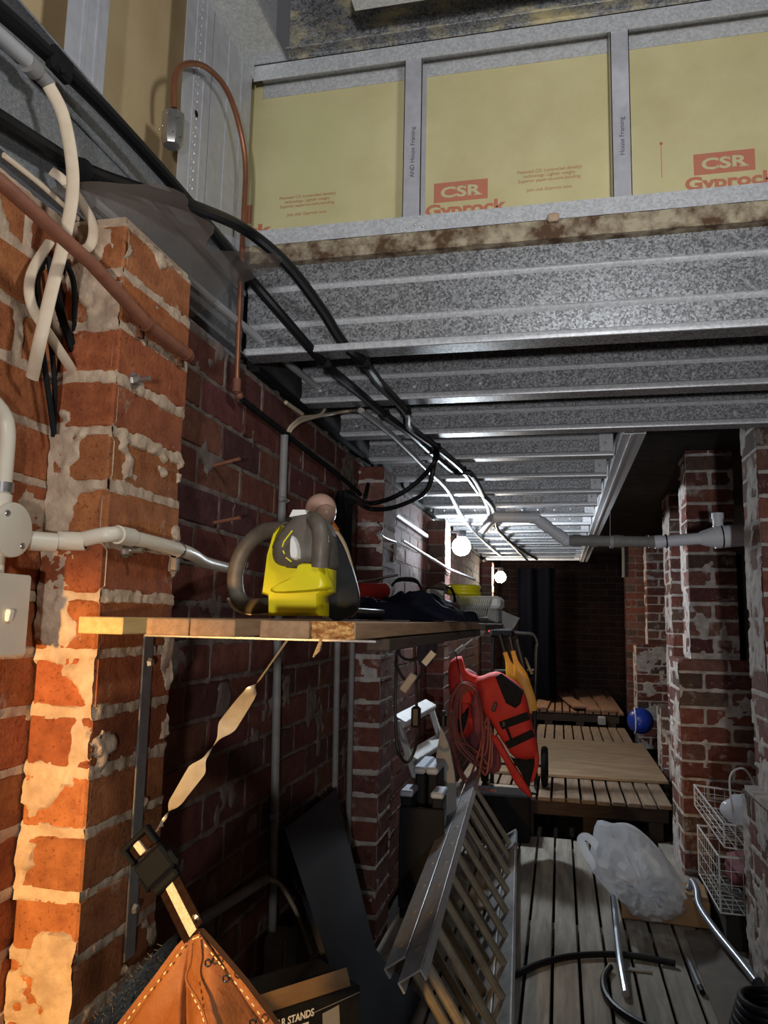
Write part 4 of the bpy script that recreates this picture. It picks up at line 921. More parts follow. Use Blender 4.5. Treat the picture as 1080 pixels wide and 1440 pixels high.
# pale ball-ended tool
U = lambda x, y, dy=0: PY(x, y, 1.8+dy)
t = thing('ball_ended_tool', 'peach round-ended tool with a pale curved handle and orange band behind the trimmer', 'tool', tuple(U(492, 868)))
obj('large_ball', MB().ball(U(451, 716), .0385, 24, 16), 'peach', t, smooth=80); obj('small_ball', MB().ball(U(457, 724, -.035), .026, 22, 14), 'peach', t, smooth=80)
obj('band', MB().tube([U(464, 738), U(472, 749)], .0125, 14), 'orange', t)
obj('curved_handle', MB().tube(smoothpts([U(470, 748), U(482, 768), U(491, 798), U(497, 830), U(495, 868)], 6), .0105, 14), 'cream', t)
cable('chrome_bracket', [PY(492, 786, 2.3), PY(493, 818, 2.3), PY(520, 816, 2.3), PY(560, 808, 2.3)], .004, 'chrome', 'thin shiny L-shaped rod behind the trimmer above the red cylinder', 'rod', k=1)
# ------------------------------------------------------------------ clutter on the shelf
V = lambda x, y, Y: PY(x, y, Y)
t = thing('canister', 'dark red cylinder lying on the shelf with a white rim', 'canister', tuple(V(522, 838, 2.5)))
a, b = V(502, 832, 2.45), V(541, 831, 2.6)
obj('body', MB().lathe([(0, 0), (.024, .004), (.028, .02), (.028, (b-a).length-.01), (.024, (b-a).length)], a, b-a, 20), 'red', t); obj('rim', MB().lathe([(.024, -.003), (.0295, -.002), (.0295, .006), (.024, .007), (0, .007)], b, b-a, 20), 'white_plastic', t)
def heap(u, v):
    x = -.60+.34*u; y = 1.95+.52*v
    e = max(0, math.sin(math.pi*min(1, max(0, u))))**.35*max(0, math.sin(math.pi*min(1, max(0, v))))**.35
    return (x+.02*math.sin(v*9), y, 1.197+e*(.02+.065*float(fbm(u*3.2+1, v*4, 6))+.05*abs(float(fbm(u*9, v*7, 16))-.5)+.010*math.sin(u*17+v*11)))
o = obj('navy_cloth', MB().grid(heap, 44, 44), 'navy', smooth=80); tag(o, 'dark navy cloth heaped along the shelf in front of the red cylinder', 'cloth')
t = thing('belt', 'navy belt trailing off the shelf edge in a loop with a metal end', 'belt', tuple(V(590, 935, 2.5)))
obj('webbing', MB().tube(smoothpts([V(540, 850, 2.35), V(570, 862, 2.36), V(590, 875, 2.36), V(594, 900, 2.35), V(593, 925, 2.35), V(600, 930, 2.35), V(609, 905, 2.37), V(608, 885, 2.4), V(600, 872, 2.42)], 6), 1, 10, flat=(.003, .016), up=(0, 1, 0)), 'navy', t)
obj('buckle', MB().beam(V(596, 934, 2.34), V(610, 917, 2.34), .02, .006, (0, 1, 0), .001), 'greyboard', t)
mb = MB(); mb.tube(smoothpts([V(548, 830, 2.9), V(556, 818, 2.9), V(575, 816, 2.9), V(588, 820, 2.9), V(594, 832, 2.9)], 5), .005, 8); mb.tube(smoothpts([V(550, 826, 3.1), V(560, 814, 3.1), V(583, 814, 3.1), V(592, 826, 3.1)], 5), .004, 8); mb.bb(-.62, -.45, 2.85, 3.1, 1.205, 1.27, .01)
o = obj('tool_tray', mb, 'black'); tag(o, 'black tray with a wire carrying handle on the shelf behind the navy cloth', 'tray')
o = obj('wooden_wedge', MB().prism([V(584, 836, 2.75), V(620, 818, 2.8), V(627, 822, 2.8), V(628, 834, 2.8), V(600, 842, 2.75)], (0, .03, 0)), 'wood_dark'); tag(o, 'brown wooden wedge lying above the grey reel', 'wedge')
o = obj('wooden_bobbin', MB().ball(V(596, 860, 2.5), (.018, .03, .012), 16, 10), 'cardboard'); tag(o, 'round brown wooden bobbin at the end of the navy cloth', 'bobbin')
t = thing('cord_reel', 'grey cord reel with square end plates and maroon drum on the shelf', 'cord reel', tuple(V(620, 870, 2.9)))
for nm, pts, Y in (('end_plate', [(601, 829), (607, 828), (624, 831), (623, 850), (617, 868), (603, 872), (600, 870), (603, 855)], 2.62), ('end_plate', [(638, 838), (643, 838), (642, 865), (634, 871), (625, 871), (635, 860)], 2.95)):
    obj(nm, MB().prism([V(x, y, Y) for x, y in pts], (0, .03, 0)), 'greyboard', t)
obj('front_edge', MB().beam(V(603, 829, 2.61), V(602, 870, 2.61), .012, .03, (0, 1, 0), .003), 'cream_plastic', t)
obj('drum', MB().lathe([(0, 0), (.03, 0), (.03, .26), (0, .26)], V(622, 855, 2.66), (0, 1, 0), 20), 'maroon', t)
obj('carry_handle', MB().tube(smoothpts([V(622, 830, 2.8), V(632, 826, 2.85), V(639, 838, 2.9), V(640, 858, 2.93)], 5), .005, 8), 'black', t)
c = V(652, 833, 3.3); mb = MB()
for i, dz in enumerate((-.004, .010, .022)):
    mb.tube([c+Vector(((.066-.005*(i % 2))*math.cos(a), .066*math.sin(a), dz)) for a in np.linspace(0, 2*math.pi, 41)[:-1]], .009, 10, closed=True)
o = obj('hose_coil', mb, 'yellow'); tag(o, 'bright yellow coiled hose lying on top of the white tub', 'hose coil')
t = thing('plastic_tub', 'white lidded tub with grey sides at the far end of the shelf', 'tub', tuple(V(672, 872, 3.5)))
a = V(640, 873, 3.42); b = V(704, 856, 3.42)
obj('body', MB().bb(a.x+.01, b.x-.008, 3.40, 3.65, 1.188, b.z, .01), 'greyboard', t); obj('lid', MB().bb(a.x, b.x, 3.39, 3.66, b.z, V(670, 838, 3.42).z, .012), 'white_plastic', t)
t = thing('wire_rack', 'white wire rack standing in front of the white tub', 'wire rack', tuple(V(665, 873, 3.3)))
mb = MB(); aa, bb_, cc, dd_ = V(642, 840, 3.32), V(692, 842, 3.34), V(686, 868, 3.22), V(634, 872, 3.2)
obj('rim', MB().tube([aa, bb_, cc, dd_], .003, 6, closed=True), 'wire', t)
for i in range(17): f = (i+.5)/17; obj('wire', MB().tube([aa.lerp(bb_, f), dd_.lerp(cc, f)], .0018, 5), 'wire', t)
o = obj('trowel_blade', MB().prism([V(706, 858, 3.6), V(713, 862, 3.6), V(731, 869, 3.6), V(722, 884, 3.6), V(706, 882, 3.6)], (0, .004, 0)), 'pvc_dull'); tag(o, 'pointed grey metal blade sticking out past the far end of the shelf', 'blade')
# extension cord hanging from the shelf
t = thing('extension_lead', 'black extension cord with an inline box hanging below the shelf', 'extension cord', tuple(V(577, 1075, 2.9)))
obj('cord', MB().tube(smoothpts([V(598, 885, 2.9), V(562, 905, 2.9), V(557, 950, 2.92), V(556, 1010, 2.92), V(560, 1055, 2.92), V(572, 1072, 2.9), V(582, 1058, 2.9), V(588, 1030, 2.89), V(586, 1000, 2.9), V(585, 950, 2.9), V(583, 905, 2.9), V(590, 885, 2.9)], 6), .0055, 8), 'black', t)
obj('loop', MB().tube(smoothpts([V(564, 900, 2.88), V(562, 920, 2.88), V(575, 928, 2.88), V(590, 922, 2.88), V(593, 905, 2.88)], 5), .005, 8), 'black', t)
obj('lower_loop', MB().tube(smoothpts([V(556, 930, 2.86), V(566, 952, 2.86), V(580, 958, 2.86), V(594, 946, 2.86), V(592, 925, 2.86)], 5), .0055, 8), 'black', t)
obj('inline_box', MB().box(V(585, 1008, 2.88), (.034, .03, .075), None, .008), 'black', t)
obj('plug', MB().beam(V(566, 972, 2.85), V(583, 948, 2.85), .03, .02, (0, 1, 0), .004), 'pvc_dull', t)
# ------------------------------------------------------------------ life jacket, cord coil, trolley, paddles
G = lambda u, v, Y=4.35: PY(600+.2083*u, 840+.2083*v, Y)
def puff(mb, poly, Y, th=.05, k=2, mi=0):
    o = [(600+.2083*u, 840+.2083*v) for u, v in poly]
    if k > 1: o = dense(o, k)
    return loft(mb, o, [(-th/2, .72), (-th*.42, .88), (-th*.2, .98), (th*.2, 1.0), (th/2, .85)], lambda x, y, dy: PY(x, y, Y), mi)
t = thing('life_jacket', 'bright red life jacket with black straps hanging from the shelf end', 'life jacket', tuple(G(600, 1250)))
obj('back_panel', puff(MB(), [(160, 430), (235, 398), (262, 490), (330, 525), (385, 560), (330, 640), (300, 720), (320, 900), (230, 950), (180, 800), (145, 560)], 4.42, .06), 'red', t, smooth=70)
obj('front_panel', puff(MB(), [(330, 560), (375, 530), (470, 500), (560, 545), (655, 625), (700, 800), (750, 1000), (735, 1090), (600, 1085), (540, 1010), (480, 920), (430, 830), (350, 720)], 4.34, .10), 'red', t, smooth=70)
obj('bright_flap', puff(MB(), [(190, 670), (250, 600), (300, 650), (305, 715), (240, 720), (178, 695)], 4.36, .03), 'red', t, smooth=70)
obj('collar_lining', puff(MB(), [(462, 535), (505, 512), (655, 628), (635, 720), (600, 750), (535, 715)], 4.29, .03, 1), 'black_matt', t)
def sbar(u0, v0, u1, v1, w, Y, mat, nm, th=.012): obj(nm, MB().beam(G(u0, v0, Y), G(u1, v1, Y), th, w, (0, -.2, 1), .003), mat, t)
sbar(498, 868, 690, 798, .042, 4.272, 'black_matt', 'strap'); sbar(540, 1000, 722, 915, .04, 4.272, 'black_matt', 'strap'); sbar(535, 870, 570, 960, .012, 4.275, 'black_matt', 'strap')
obj('buckle', MB().box(G(520, 855, 4.268), (.02, .014, .03), None, .003), 'black', t)
obj('tail_strip', puff(MB(), [(430, 930), (480, 940), (560, 1080), (640, 1200), (712, 1335), (690, 1345), (600, 1260), (520, 1100), (470, 1010)], 4.33, .04), 'red', t, smooth=70)
obj('side_strip', puff(MB(), [(730, 1000), (757, 1060), (758, 1140), (720, 1245), (702, 1240), (728, 1130)], 4.33, .04), 'red', t, smooth=70)
obj('inner_lining', puff(MB(), [(590, 1085), (735, 1080), (735, 1140), (705, 1235), (690, 1300), (640, 1190), (560, 1070)], 4.37, .03, 1), 'black_matt', t)
obj('zip_pull', MB().box(G(458, 740, 4.278), (.02, .008, .05), Matrix.Rotation(.3, 3, 'Y'), .003), 'black', t)
obj('arm_hole', puff(MB(), [(285, 745), (250, 780), (210, 830), (205, 890), (235, 920), (265, 860)], 4.375, .02), 'black_matt', t)
o = obj('maroon_jacket', puff(MB(), [(250, 480), (330, 510), (345, 560), (300, 560), (380, 700), (440, 900), (500, 1080), (490, 1175), (400, 1190), (300, 1100), (280, 800), (262, 600)], 4.47, .05), 'maroon', smooth=70); tag(o, 'dull maroon garment hanging behind the red life jacket', 'garment')
o = obj('shade_block', MB().bb(-.60, -.17, 4.50, 4.71, .0, .25, .01), 'black_matt'); tag(o, 'added black block standing in for the shade on the floor under the life jacket', 'shade_block')  # black block added to darken the area below the life jacket
rr = random.Random(5); pts = []
for k in range(7):
    a0 = 190+k*11+rr.uniform(-12, 12); b0 = 300+k*14+rr.uniform(-14, 14); dn = rr.uniform(1060, 1300)
    Yk = 4.27+.012*k
    pts += [G(230+k*6, 578+k*9, Yk), G(150+k*13+rr.uniform(-8, 14), 720, Yk), G(155+k*14+rr.uniform(-14, 14), 950, Yk), G(220+k*26+rr.uniform(-24, 24), dn-60, Yk), G(300+k*24+rr.uniform(-24, 24), dn, Yk-.02), G(365+k*12+rr.uniform(-18, 18), dn-250, Yk), G(375+k*3, 850, Yk), G(340+k*3, 650, Yk)]
pts += [G(250, 575, 4.3), G(150, 720, 4.3), G(185, 1050, 4.28), G(300, 1260, 4.27), G(470, 1310, 4.27)]
o = obj('cord_coil', MB().tube(smoothpts(pts, 5), .0062, 7), 'cordred'); tag(o, 'reddish brown cord coil hanging over the left side of the life jacket', 'cord')
t = thing('turnbuckle', 'grey tie rod with thick ends slanting above the life jacket', 'tie rod', tuple(V(655, 905, 4.1)))
a, b = V(641, 918, 4.2), V(681, 886, 4.3); d = b-a
obj('rod', MB().tube([a, b+d*.15], .005, 8), 'steel', t); obj('end', MB().tube([a, a+d*.28], .014, 10), 'greyboard', t); obj('end', MB().tube([a+d*.62, a+d*.98], .015, 10), 'greyboard', t)
obj('cord', MB().tube(smoothpts([a, G(215, 470, 4.33), G(245, 590, 4.25)], 4), .003, 6), 'black', t)
HY = 4.95
Hh = lambda x, y, dy=0: PY(x, y, HY+dy)
t = thing('hand_trolley', 'black tubular hand trolley standing on the deck behind the life jacket', 'hand trolley', (Hh(730, 1100).x, HY, .2))
zb = .215
R_ = Hh(752, 1000).x; L__ = Hh(692, 1000).x
obj('frame', MB().tube(smoothpts([(R_+.005, HY, zb), (R_, HY, .6), (R_+.012, HY, 1.0), Hh(756, 905), Hh(750, 893), Hh(735, 891)], 5), .0125, 10), 'black', t)
obj('left_upright', MB().tube(smoothpts([(L__, HY, zb), (L__, HY, .7), Hh(694, 900), Hh(700, 889), Hh(735, 891)], 5), .0125, 10), 'black', t)
for y in (943, 956, 1010): obj('crossbar', MB().tube([Hh(694, y), Hh(752, y-1)], .006, 8), 'chrome' if y == 943 else 'black', t)
for x in (R_+.055, L__-.05): 
    w = obj('wheel', MB().lathe([(0, -.02), (.06, -.02), (.075, -.022), (.11, -.02), (.12, -.008), (.12, .008), (.11, .02), (.075, .022), (.06, .02), (0, .02)], (x, HY+.08, .202+.12), (1, 0, 0), 26), 'black_matt', t)
    obj('hub', MB().lathe([(0, .026), (.02, .024), (.022, .02)], (x, HY+.08, .202+.12), (1, 0, 0), 14), 'chrome', w)
obj('axle', MB().tube([(L__-.04, HY+.08, .322), (R_+.05, HY+.08, .322)], .008, 8), 'black', t)
obj('toe_plate', MB().bb(L__-.01, R_+.01, HY-.16, HY+.01, .203, .211), 'black', t)
obj('red_cap', MB().lathe([(0, 0), (.02, 0), (.02, .035), (0, .038)], Hh(691, 889, -.02), (0, 0, 1), 14), 'red', t); obj('orange_grip', MB().tube([Hh(712, 874, -.03), Hh(713, 889, -.03)], .013, 10), 'orange', t)
obj('handle_bag', MB().box(Hh(706, 890, -.03), (.15, .05, .06), None, .015), 'black_matt', t)
def paddle(label, tp, nk, bl, wd, Y):
    t = thing('paddle', label, 'paddle', tuple(PY(*bl[-1], Y))); obj('shaft', MB().tube([PY(*tp, Y), PY(*nk, Y)], .014, 10), 'black', t)
    P = smoothpts([PY(*nk, Y)]+[PY(*q, Y) for q in bl], 5); n = len(P); r = [.014+(wd-.014)*float(sstep(.12, .5, i/(n-1)))*(1 if i < n-2 else .8) for i in range(n)]
    obj('blade', MB().tube(P, r, 14, flat=(1, .25), up=(1, 0, .2)), 'paddle', t, smooth=70)
paddle('yellow paddle leaning in the trolley, left of the two', (703, 892), (710, 917), ((716, 935), (724, 960), (734, 985), (740, 1005)), .045, 4.86)
paddle('yellow paddle leaning in the trolley, right of the two', (717, 895), (721, 915), ((727, 935), (734, 955), (744, 985), (747, 1000)), .04, 4.79)
t = thing('metal_rod', 'black and silver rod leaning in the trolley right of the yellow paddles', 'rod', tuple(PY(752, 960, 4.9)))
obj('rod', MB().tube([PY(727, 900, 4.9), PY(742, 960, 4.9)], .014, 10), 'black', t); obj('tip', MB().tube([PY(738, 925, 4.87), PY(748, 948, 4.87)], .007, 8), 'chrome', t)
# ------------------------------------------------------------------ ladder
dL = (Vector((-.130, 2.0, 0))-Vector((-.245, 4.42, 0))).normalized()
F0 = Vector((-.345, 4.42, .0)); rv = Vector((-.205, 0, .305)); rl = rv.length; rn = rv.normalized(); nn_ = dL.cross(rn).normalized()
if nn_.z < 0: nn_ = -nn_
LL = 2.42
t = thing('extension_ladder', 'aluminium extension ladder lying on its side with its rungs sloping to the floor', 'ladder', tuple(F0+dL*LL/2))
for s_ in range(2):
    off = nn_*(.072*s_+.034)+rn*.012; sh = .0 if s_ else .05
    sec = obj('section', MB().beam(F0+off+dL*sh, F0+off+dL*(LL+.1*s_), .066, .02, rn, .003), 'alu', t)
    up = MB(); o0 = F0+off+rn*rl
    up.beam(o0+dL*sh, o0+dL*(LL-.06+.16*s_), .066, .005, rn, .001); up.beam(o0+dL*sh-rn*.012+nn_*.0305, o0+dL*(LL-.06+.16*s_)-rn*.012+nn_*.0305, .005, .026, rn); up.beam(o0+dL*sh-rn*.012-nn_*.0305, o0+dL*(LL-.06+.16*s_)-rn*.012-nn_*.0305, .005, .026, rn)
    obj('top_stile', up, 'alu', t)
    for k in range(10):
        q = F0+off+dL*(.14+.235*k+.11*s_); obj('rung', MB().tube([q, q+rn*(rl-.002)], .0135, 10), 'alu_rung', t)
        obj('rung_end', MB().lathe([(0, .002), (.009, .002), (.0125, 0)], q+rn*(rl+.0025), rn, 12), 'alu_rung', t)
# ------------------------------------------------------------------ step ladder, trestles, boards by the left wall
t = thing('step_ladder', 'small white folding step ladder leaning on the left wall behind the black trestles', 'step ladder', (-.55, 3.85, 0))
tl, tr = PY(559, 1013, 3.66), PY(604, 989, 4.08); bl, br = Vector((-.50, 3.72, 0)), Vector((-.42, 4.14, .0))
obj('stile', MB().beam(bl, tl, .025, .05, (0, 1, 0), .004), 'stool', t); obj('stile', MB().beam(br, tr, .025, .05, (0, 1, 0), .004), 'stool', t)
for f in (.99, .76, .48, .2): obj('step', MB().beam(bl.lerp(tl, f), br.lerp(tr, f), .07, .035, (.5, 0, 1), .005), 'stool', t)
def trestle(label, x0, x1, y, z, dz):
    t = thing('trestle', label, 'trestle', ((x0+x1)/2, y, 0))
    obj('leg', MB().bb(x0, (x0+x1)/2-.002, y, y+.20, 0, z-.03, .008), 'trestle', t); obj('leg', MB().bb((x0+x1)/2+.002, x1, y+.02, y+.22, 0, z-.03, .008), 'trestle', t)
    obj('top_bar', MB().bb(x0-.006, (x0+x1)/2-.001, y-.02, y+.26, z-.03, z, .008), 'trestle_top', t); obj('top_bar', MB().bb((x0+x1)/2+.001, x1+.006, y-.02, y+.26, z-.03, z, .008), 'trestle_top', t)
a = PY(584, 1083, 3.4); b = PY(618, 1083, 3.4)
trestle('taller folded black trestle with pale top in front of the white step ladder', a.x, b.x-.01, 3.4, .575, 0)
t = thing('trestle', 'lower folded black trestle around the taller one, dark legs facing the camera', 'trestle', (-.58, 3.3, 0))
for x0, x1 in ((563, 581), (606, 624)):
    a = PY(x0, 1107, 3.27); b = PY(x1, 1107, 3.27); obj('leg', MB().bb(a.x+.004, b.x-.004, 3.27, 3.39, .0, .475, .006), 'trestle', t); obj('top_bar', MB().bb(a.x, b.x, 3.26, 3.395, .475, .50, .006), 'trestle_top', t)
obj('brace', MB().bb(PY(566, 1107, 3.3).x, PY(628, 1107, 3.3).x, 3.24, 3.262, .05, .44, .004), 'trestle', t)
o = obj('grey_board', MB().prism([PY(x, y, 3.62) for x, y in ((620, 1021), (632, 1052), (639, 1087), (648, 1225), (606, 1230), (611, 1078))], (0, .018, 0)), 'greyboard'); tag(o, 'grey board standing upright behind the trestles beside the cord coil', 'board')
o = obj('canister', MB().lathe([(0, 0), (.016, 0), (.016, .05), (.008, .056), (.008, .07), (0, .07)], PY(623, 1021, 3.63)-Vector((0, -.01, 0.002)), (0, 0, 1), 14), 'black'); tag(o, 'small black cylinder on top of the grey upright board', 'canister')
bq = [PX(393, 1168, -.752), PX(467, 1112, -.752)]
d0 = Vector((-.47, 2.05, 0)); d1 = Vector((-.455, 2.62, 0))
o = obj('leaning_board', MB().prism([bq[0], bq[1], PY(490, 1232, 2.62), PY(522, 1340, 2.55), d1, d0], (.014, 0, .006)), 'navyboard'); tag(o, 'dark blue-black board leaning against the left wall below the shelf', 'board')
# car stand carton
t = thing('carton', 'black printed carton of car stands at the bottom edge below the leaning board', 'carton', tuple(PZ(450, 1430, .30)))
zc = .43; p0 = PZ(378, 1428, zc); p1 = PZ(506, 1386, zc); d = (p1-p0); d.z = 0; n = Vector((d.y, -d.x, 0)).normalized(); dn = Vector((0, 0, 1))
if n.y > 0: n = -n
obj('body', MB().prism([p0, p1, p1-n*.16, p0-n*.16], (0, 0, -.30)), 'black_matt', t)
u = d.normalized()
mb = MB(); textmb(mb, 'CAR STANDS', .02, p0+u*.005+n*.0015+Vector((0, 0, -.027)), u, dn, n, .0003, 0, .0004, .098); obj('lettering', mb, 'text_white', t)
obj('small_print', MB().prism([p0+u*.062+n*.001+Vector((0, 0, -.036)), p0+u*.092+n*.001+Vector((0, 0, -.036)), p0+u*.092+n*.001+Vector((0, 0, -.044)), p0+u*.062+n*.001+Vector((0, 0, -.044))], -n*.0008), 'text_white', t)
obj('picture', MB().prism([p0+u*f+n*.001+Vector((0, 0, z)) for f, z in ((.125, -.03), (.165, -.024), (.172, -.1), (.13, -.1))], -n*.0008), 'greyboard', t)
obj('edge_line', MB().prism([p0+n*.001+Vector((0, 0, -.031)), p1+n*.001+Vector((0, 0, -.012)), p1+n*.001+Vector((0, 0, -.013)), p0+n*.001+Vector((0, 0, -.032))], -n*.0008), 'greyboard', t)
obj('flap', MB().prism([p0-n*.01, p0+u*(d.length*.92)-n*.01, PZ(487, 1361, zc+.05), PZ(355, 1403, zc+.05)], (0, .003, 0)), 'cardboard', t)
# ------------------------------------------------------------------ on the walkway
GH = .012
cable('black_hose', [PZ(722, 1372, GH), PZ(760, 1355, GH), PZ(810, 1344, GH), PZ(880, 1343, GH), PZ(950, 1355, GH)], .0115, 'black', 'long curved piece of black hose lying across the walkway', 'hose')
cable('black_hose', [PZ(858, 1360, GH), PZ(849, 1376, GH), PZ(852, 1398, GH), PZ(870, 1420, GH), PZ(905, 1442, GH), PZ(930, 1452, GH)], .0115, 'black', 'hooked piece of black hose at the bottom of the walkway', 'hose')
cable('steel_tube', [PZ(862, 1262, .1), PZ(866, 1300, .06), PZ(872, 1352, .035), PZ(880, 1398, .014)], .0125, 'tube', 'bent grey metal tube propped under the plastic bag', 'tube')
o = obj('flat_strip', MB().beam(PZ(878, 1362, .004), PZ(916, 1366, .004), .02, .006, ch=.001), 'pvc_dull'); tag(o, 'short flat strip beside the bent tube on the walkway', 'strip')  # thin flat grey strip on the planks
t = thing('metal_rod', 'small grey rod with dark tip lying in the plank gap at right', 'rod', tuple(PZ(978, 1372, .008))); obj('rod', MB().tube([PZ(968, 1350, .01), PZ(984, 1388, .01)], .0085, 10), 'tube', t); obj('tip', MB().tube([PZ(984, 1388, .01), PZ(988, 1396, .01)], .0095, 10), 'black', t)
o = obj('card_strip', MB().prism([PZ(x, y, .004) for x, y in ((962, 1310), (1003, 1308), (1078, 1412), (1050, 1470), (1022, 1470))], (0, 0, .004)), 'cardstrip'); tag(o, 'flat grey-brown card strip on the walkway beside the wire baskets', 'card strip')
o = obj('edge_plank', MB().prism([PZ(x, y, 0.0) for x, y in ((925, 1185), (948, 1184), (1090, 1400), (1080, 1440))], (0, 0, -.022)), 'plank'); tag(o, 'weathered edge plank running under the bent tube at right', 'plank')
o = obj('card_box', MB().box((.415, 3.62, .052), (.34, .24, .1), Matrix.Rotation(-.08, 3, 'Z'), .004), 'cardboard'); tag(o, 'low brown cardboard box under the plastic bag', 'box')
# plastic bag
BY_ = 3.55
bo = [(828, 1212), (842, 1160), (880, 1162), (915, 1184), (948, 1222), (964, 1258), (962, 1284), (930, 1292), (893, 1288), (874, 1268), (850, 1240)]
bd = dense(bo, 5); nb = len(bd); cx, cy = 900, 1232
lay = [(-.14, .2), (-.135, .36), (-.125, .52), (-.11, .68), (-.09, .82), (-.06, .92), (-.03, .98), (.0, 1.0), (.04, .97), (.08, .86), (.11, .66), (.125, .45), (.13, .25)]
vs = []; fs = []
for li, (dy, k) in enumerate(lay):
    for j, (x, y) in enumerate(bd):
        k2 = k*(1+.16*(float(fbm(j*.55, li*1.3, 3))-.5)); p = PY(cx+(x-cx)*k2, cy+(y-cy)*k2, BY_); p.y += dy+.11*(float(fbm(j*.6, li*1.1+9, 5))-.5); vs.append(p)
for i in range(len(lay)-1):
    for j in range(nb): fs.append((i*nb+j, i*nb+(j+1) % nb, (i+1)*nb+(j+1) % nb, (i+1)*nb+j))
fs.append(tuple(range(nb))[::-1]); fs.append(tuple((len(lay)-1)*nb+j for j in range(nb)))
t = thing('plastic_bag', 'white translucent plastic carrier bag with handles on the cardboard box', 'plastic bag', tuple(PY(910, 1288, BY_)))
obj('pouch', MB().add(vs, fs), 'bag', t, smooth=28)
hp = smoothpts([PY(x, y, BY_-.06) for x, y in ((870, 1262), (842, 1228), (822, 1195), (817, 1180), (826, 1177), (840, 1190), (856, 1206), (880, 1222))], 6)
obj('handle', MB().tube(hp, 1, 8, flat=(.016, .004), up=(1, 0, .4)), 'bag', t, smooth=70)
hp = smoothpts([PY(x, y, BY_+.02) for x, y in ((845, 1190), (842, 1168), (856, 1161), (884, 1160), (910, 1178), (930, 1200))], 6)
obj('handle', MB().tube(hp, 1, 8, flat=(.02, .005), up=(0, 1, .4)), 'bag', t, smooth=70)
o = obj('bag_contents', MB().box(PY(925, 1252, BY_), (.13, .1, .09), Matrix.Rotation(.4, 3, 'Z'), .02).box(PY(890, 1260, BY_), (.08, .1, .08), Matrix.Rotation(-.3, 3, 'Y'), .01), 'bagload'); tag(o, 'grey packet seen through the plastic bag', 'packet')
# bent tube at right (walking frame leg)
t = thing('bent_tube', 'bent grey steel tube running down to a dark rubber foot at right edge', 'tube', tuple(PZ(1075, 1395, .03)))
bp_ = smoothpts([PZ(968, 1252, .12), PZ(973, 1240, .15), PZ(980, 1252, .14), PZ(984, 1275, .11), PZ(1006, 1308, .085), PZ(1040, 1350, .06), PZ(1068, 1386, .04)], 6)
obj('tube', MB().tube(bp_, .0135, 14), 'tube', t); obj('rubber_foot', MB().tube([PZ(1066, 1383, .042), PZ(1088, 1408, .03)], .021, 12), 'black_matt', t)
mb = MB(); c = PZ(1085, 1440, .04)
for i in range(5): mb.tube([c+Vector(((.105-.006*i)*math.cos(a), (.105-.006*i)*math.sin(a), -.02+.02*i)) for a in np.linspace(0, 2*math.pi, 37)[:-1]], .011, 10, closed=True)
o = obj('hose_coil', mb, 'black'); tag(o, 'coil of black hose at the bottom right corner', 'hose coil')
# wire baskets
def basket(label, O, du, dv, dw, nu, nv, nw):
    """O near-left-bottom corner; du right, dv back, dw up"""
    t = thing('wire_basket', label, 'wire basket', tuple(O+(du+dv)/2)); r = .0045; O, du, dv, dw = Vector(O), Vector(du), Vector(dv), Vector(dw)
    obj('rim', MB().tube([O+dw, O+dw+du, O+dw+du+dv, O+dw+dv], r, 8, closed=True), 'wire', t)
    obj('base_frame', MB().tube([O, O+du, O+du+dv, O+dv], r*.7, 8, closed=True), 'wire', t)
    for p in (O, O+du, O+du+dv, O+dv): obj('post', MB().tube([p, p+dw], r*.9, 8), 'wire', t)
    w = .0013
    for i in range(1, nw):
        f = dw*i/nw; obj('hoop', MB().tube([O+f, O+f+du, O+f+du+dv, O+f+dv], w, 5, closed=True), 'wire', t)
    for i in range(1, nu): f = du*i/nu; obj('wire', MB().tube([O+f+dw, O+f, O+f+dv, O+f+dv+dw], w, 5), 'wire', t)
    for i in range(1, nv): f = dv*i/nv; obj('wire', MB().tube([O+f+dw, O+f, O+f+du, O+f+du+dw], w, 5), 'wire', t)
    return t
basket('lower white wire basket beside the nearest right footing, holding maroon cloth', Vector((.575, 3.27, .14)), Vector((.34, .02, -.01)), Vector((0, .46, 0)), Vector((-.0, 0, .2)), 8, 9, 4)
basket('upper white wire basket tilted over the lower one, holding clear plastic', Vector((.60, 3.29, .37)), Vector((.33, .02, -.03)), Vector((-.035, .43, .055)), Vector((-.0, -.0, .085)), 8, 9, 3)
o = obj('concrete_block', MB().bb(.60, .9, 3.3, 3.72, -.12, .135, .01), 'soil'); tag(o, 'dark block under the lower wire basket', 'block')
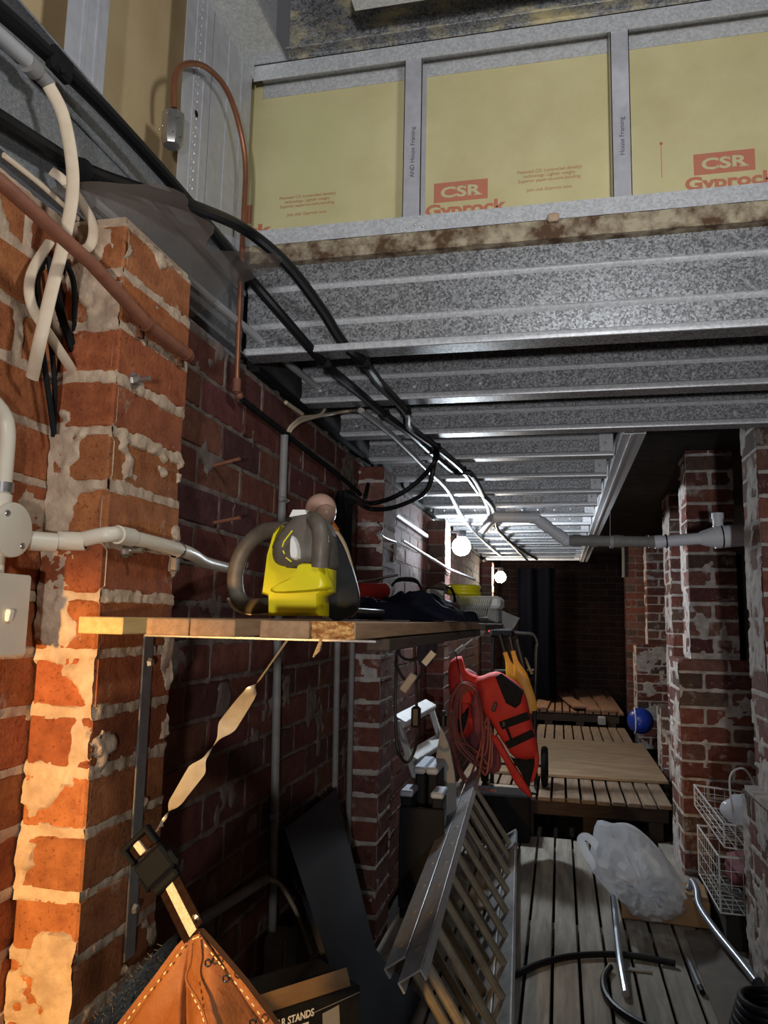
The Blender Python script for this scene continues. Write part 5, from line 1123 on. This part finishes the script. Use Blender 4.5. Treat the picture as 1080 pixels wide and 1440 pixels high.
def lump(name, c, r, mat, label, cat, s=3, amp=.35):
    mb = MB().ball((0, 0, 0), 1, 24, 16); mb.v = [(c[0]+r[0]*x*(1+amp*(float(fbm(x*2+s, y*2+z*2, s))-.5)*2), c[1]+r[1]*y*(1+amp*(float(fbm(y*2+s, z*2+x, s+4))-.5)*2), c[2]+r[2]*z*(1+amp*(float(fbm(z*2+s, x*2+y, s+7))-.5)*2)) for x, y, z in mb.v]
    o = obj(name, mb, mat, smooth=80); return tag(o, label, cat)
lump('maroon_cloth', (.76, 3.5, .23), (.13, .17, .075), 'maroon', 'maroon cloth bundled in the lower wire basket', 'cloth')
lump('plastic_wrap', (.72, 3.5, .46), (.08, .09, .06), 'bag', 'crumpled clear plastic in the upper wire basket', 'plastic bag', 9)
cable('wire_loop', [Vector((.66, 3.42, .47)), Vector((.66, 3.45, .60)), Vector((.72, 3.48, .63)), Vector((.76, 3.48, .55)), Vector((.72, 3.44, .5))], .004, 'wire', 'pale loop of wire rising from the upper wire basket', 'wire')
cable('metal_rod', [PY(1014, 1250, 3.22), PY(1060, 1272, 3.22)], .006, 'chrome', 'thin metal rod across the front of the lower wire basket', 'rod', k=1)
o = obj('loose_brick', MB().box((.80, 2.96, .682), (.18, .1, .075), Matrix.Rotation(.35, 3, 'Z'), .004, col=(.5, .2, .12)), 'brick_lime'); tag(o, 'loose red brick on top of the nearest right footing', 'brick')
# side shelf between the right piers
o = obj('storage_shelf', MB().bb(.98, 1.75, 3.75, 4.5, .70, .75, .004).bb(1.02, 1.07, 3.8, 3.85, -.1, .70).bb(1.02, 1.07, 4.4, 4.45, -.1, .70).bb(1.6, 1.65, 3.8, 3.85, -.1, .70), 'greyboard'); tag(o, 'pale timber bench between the two right piers', 'bench')
lump('blue_bag', (1.10, 4.1, .93), (.15, .2, .19), 'bluebag', 'dark blue bag stuffed on the bench between the right piers', 'bag', 6, .25)
t = thing('storage_box', 'dark box with a red and white lid above the blue bag', 'box', (1.15, 4.12, 1.1)); obj('body', MB().bb(1.0, 1.4, 3.95, 4.4, 1.10, 1.20, .01), 'black_matt', t); obj('red_band', MB().bb(.99, 1.41, 3.94, 4.41, 1.20, 1.235, .006), 'red', t); obj('white_lid', MB().bb(.99, 1.41, 3.94, 4.41, 1.235, 1.26, .006), 'white_plastic', t)
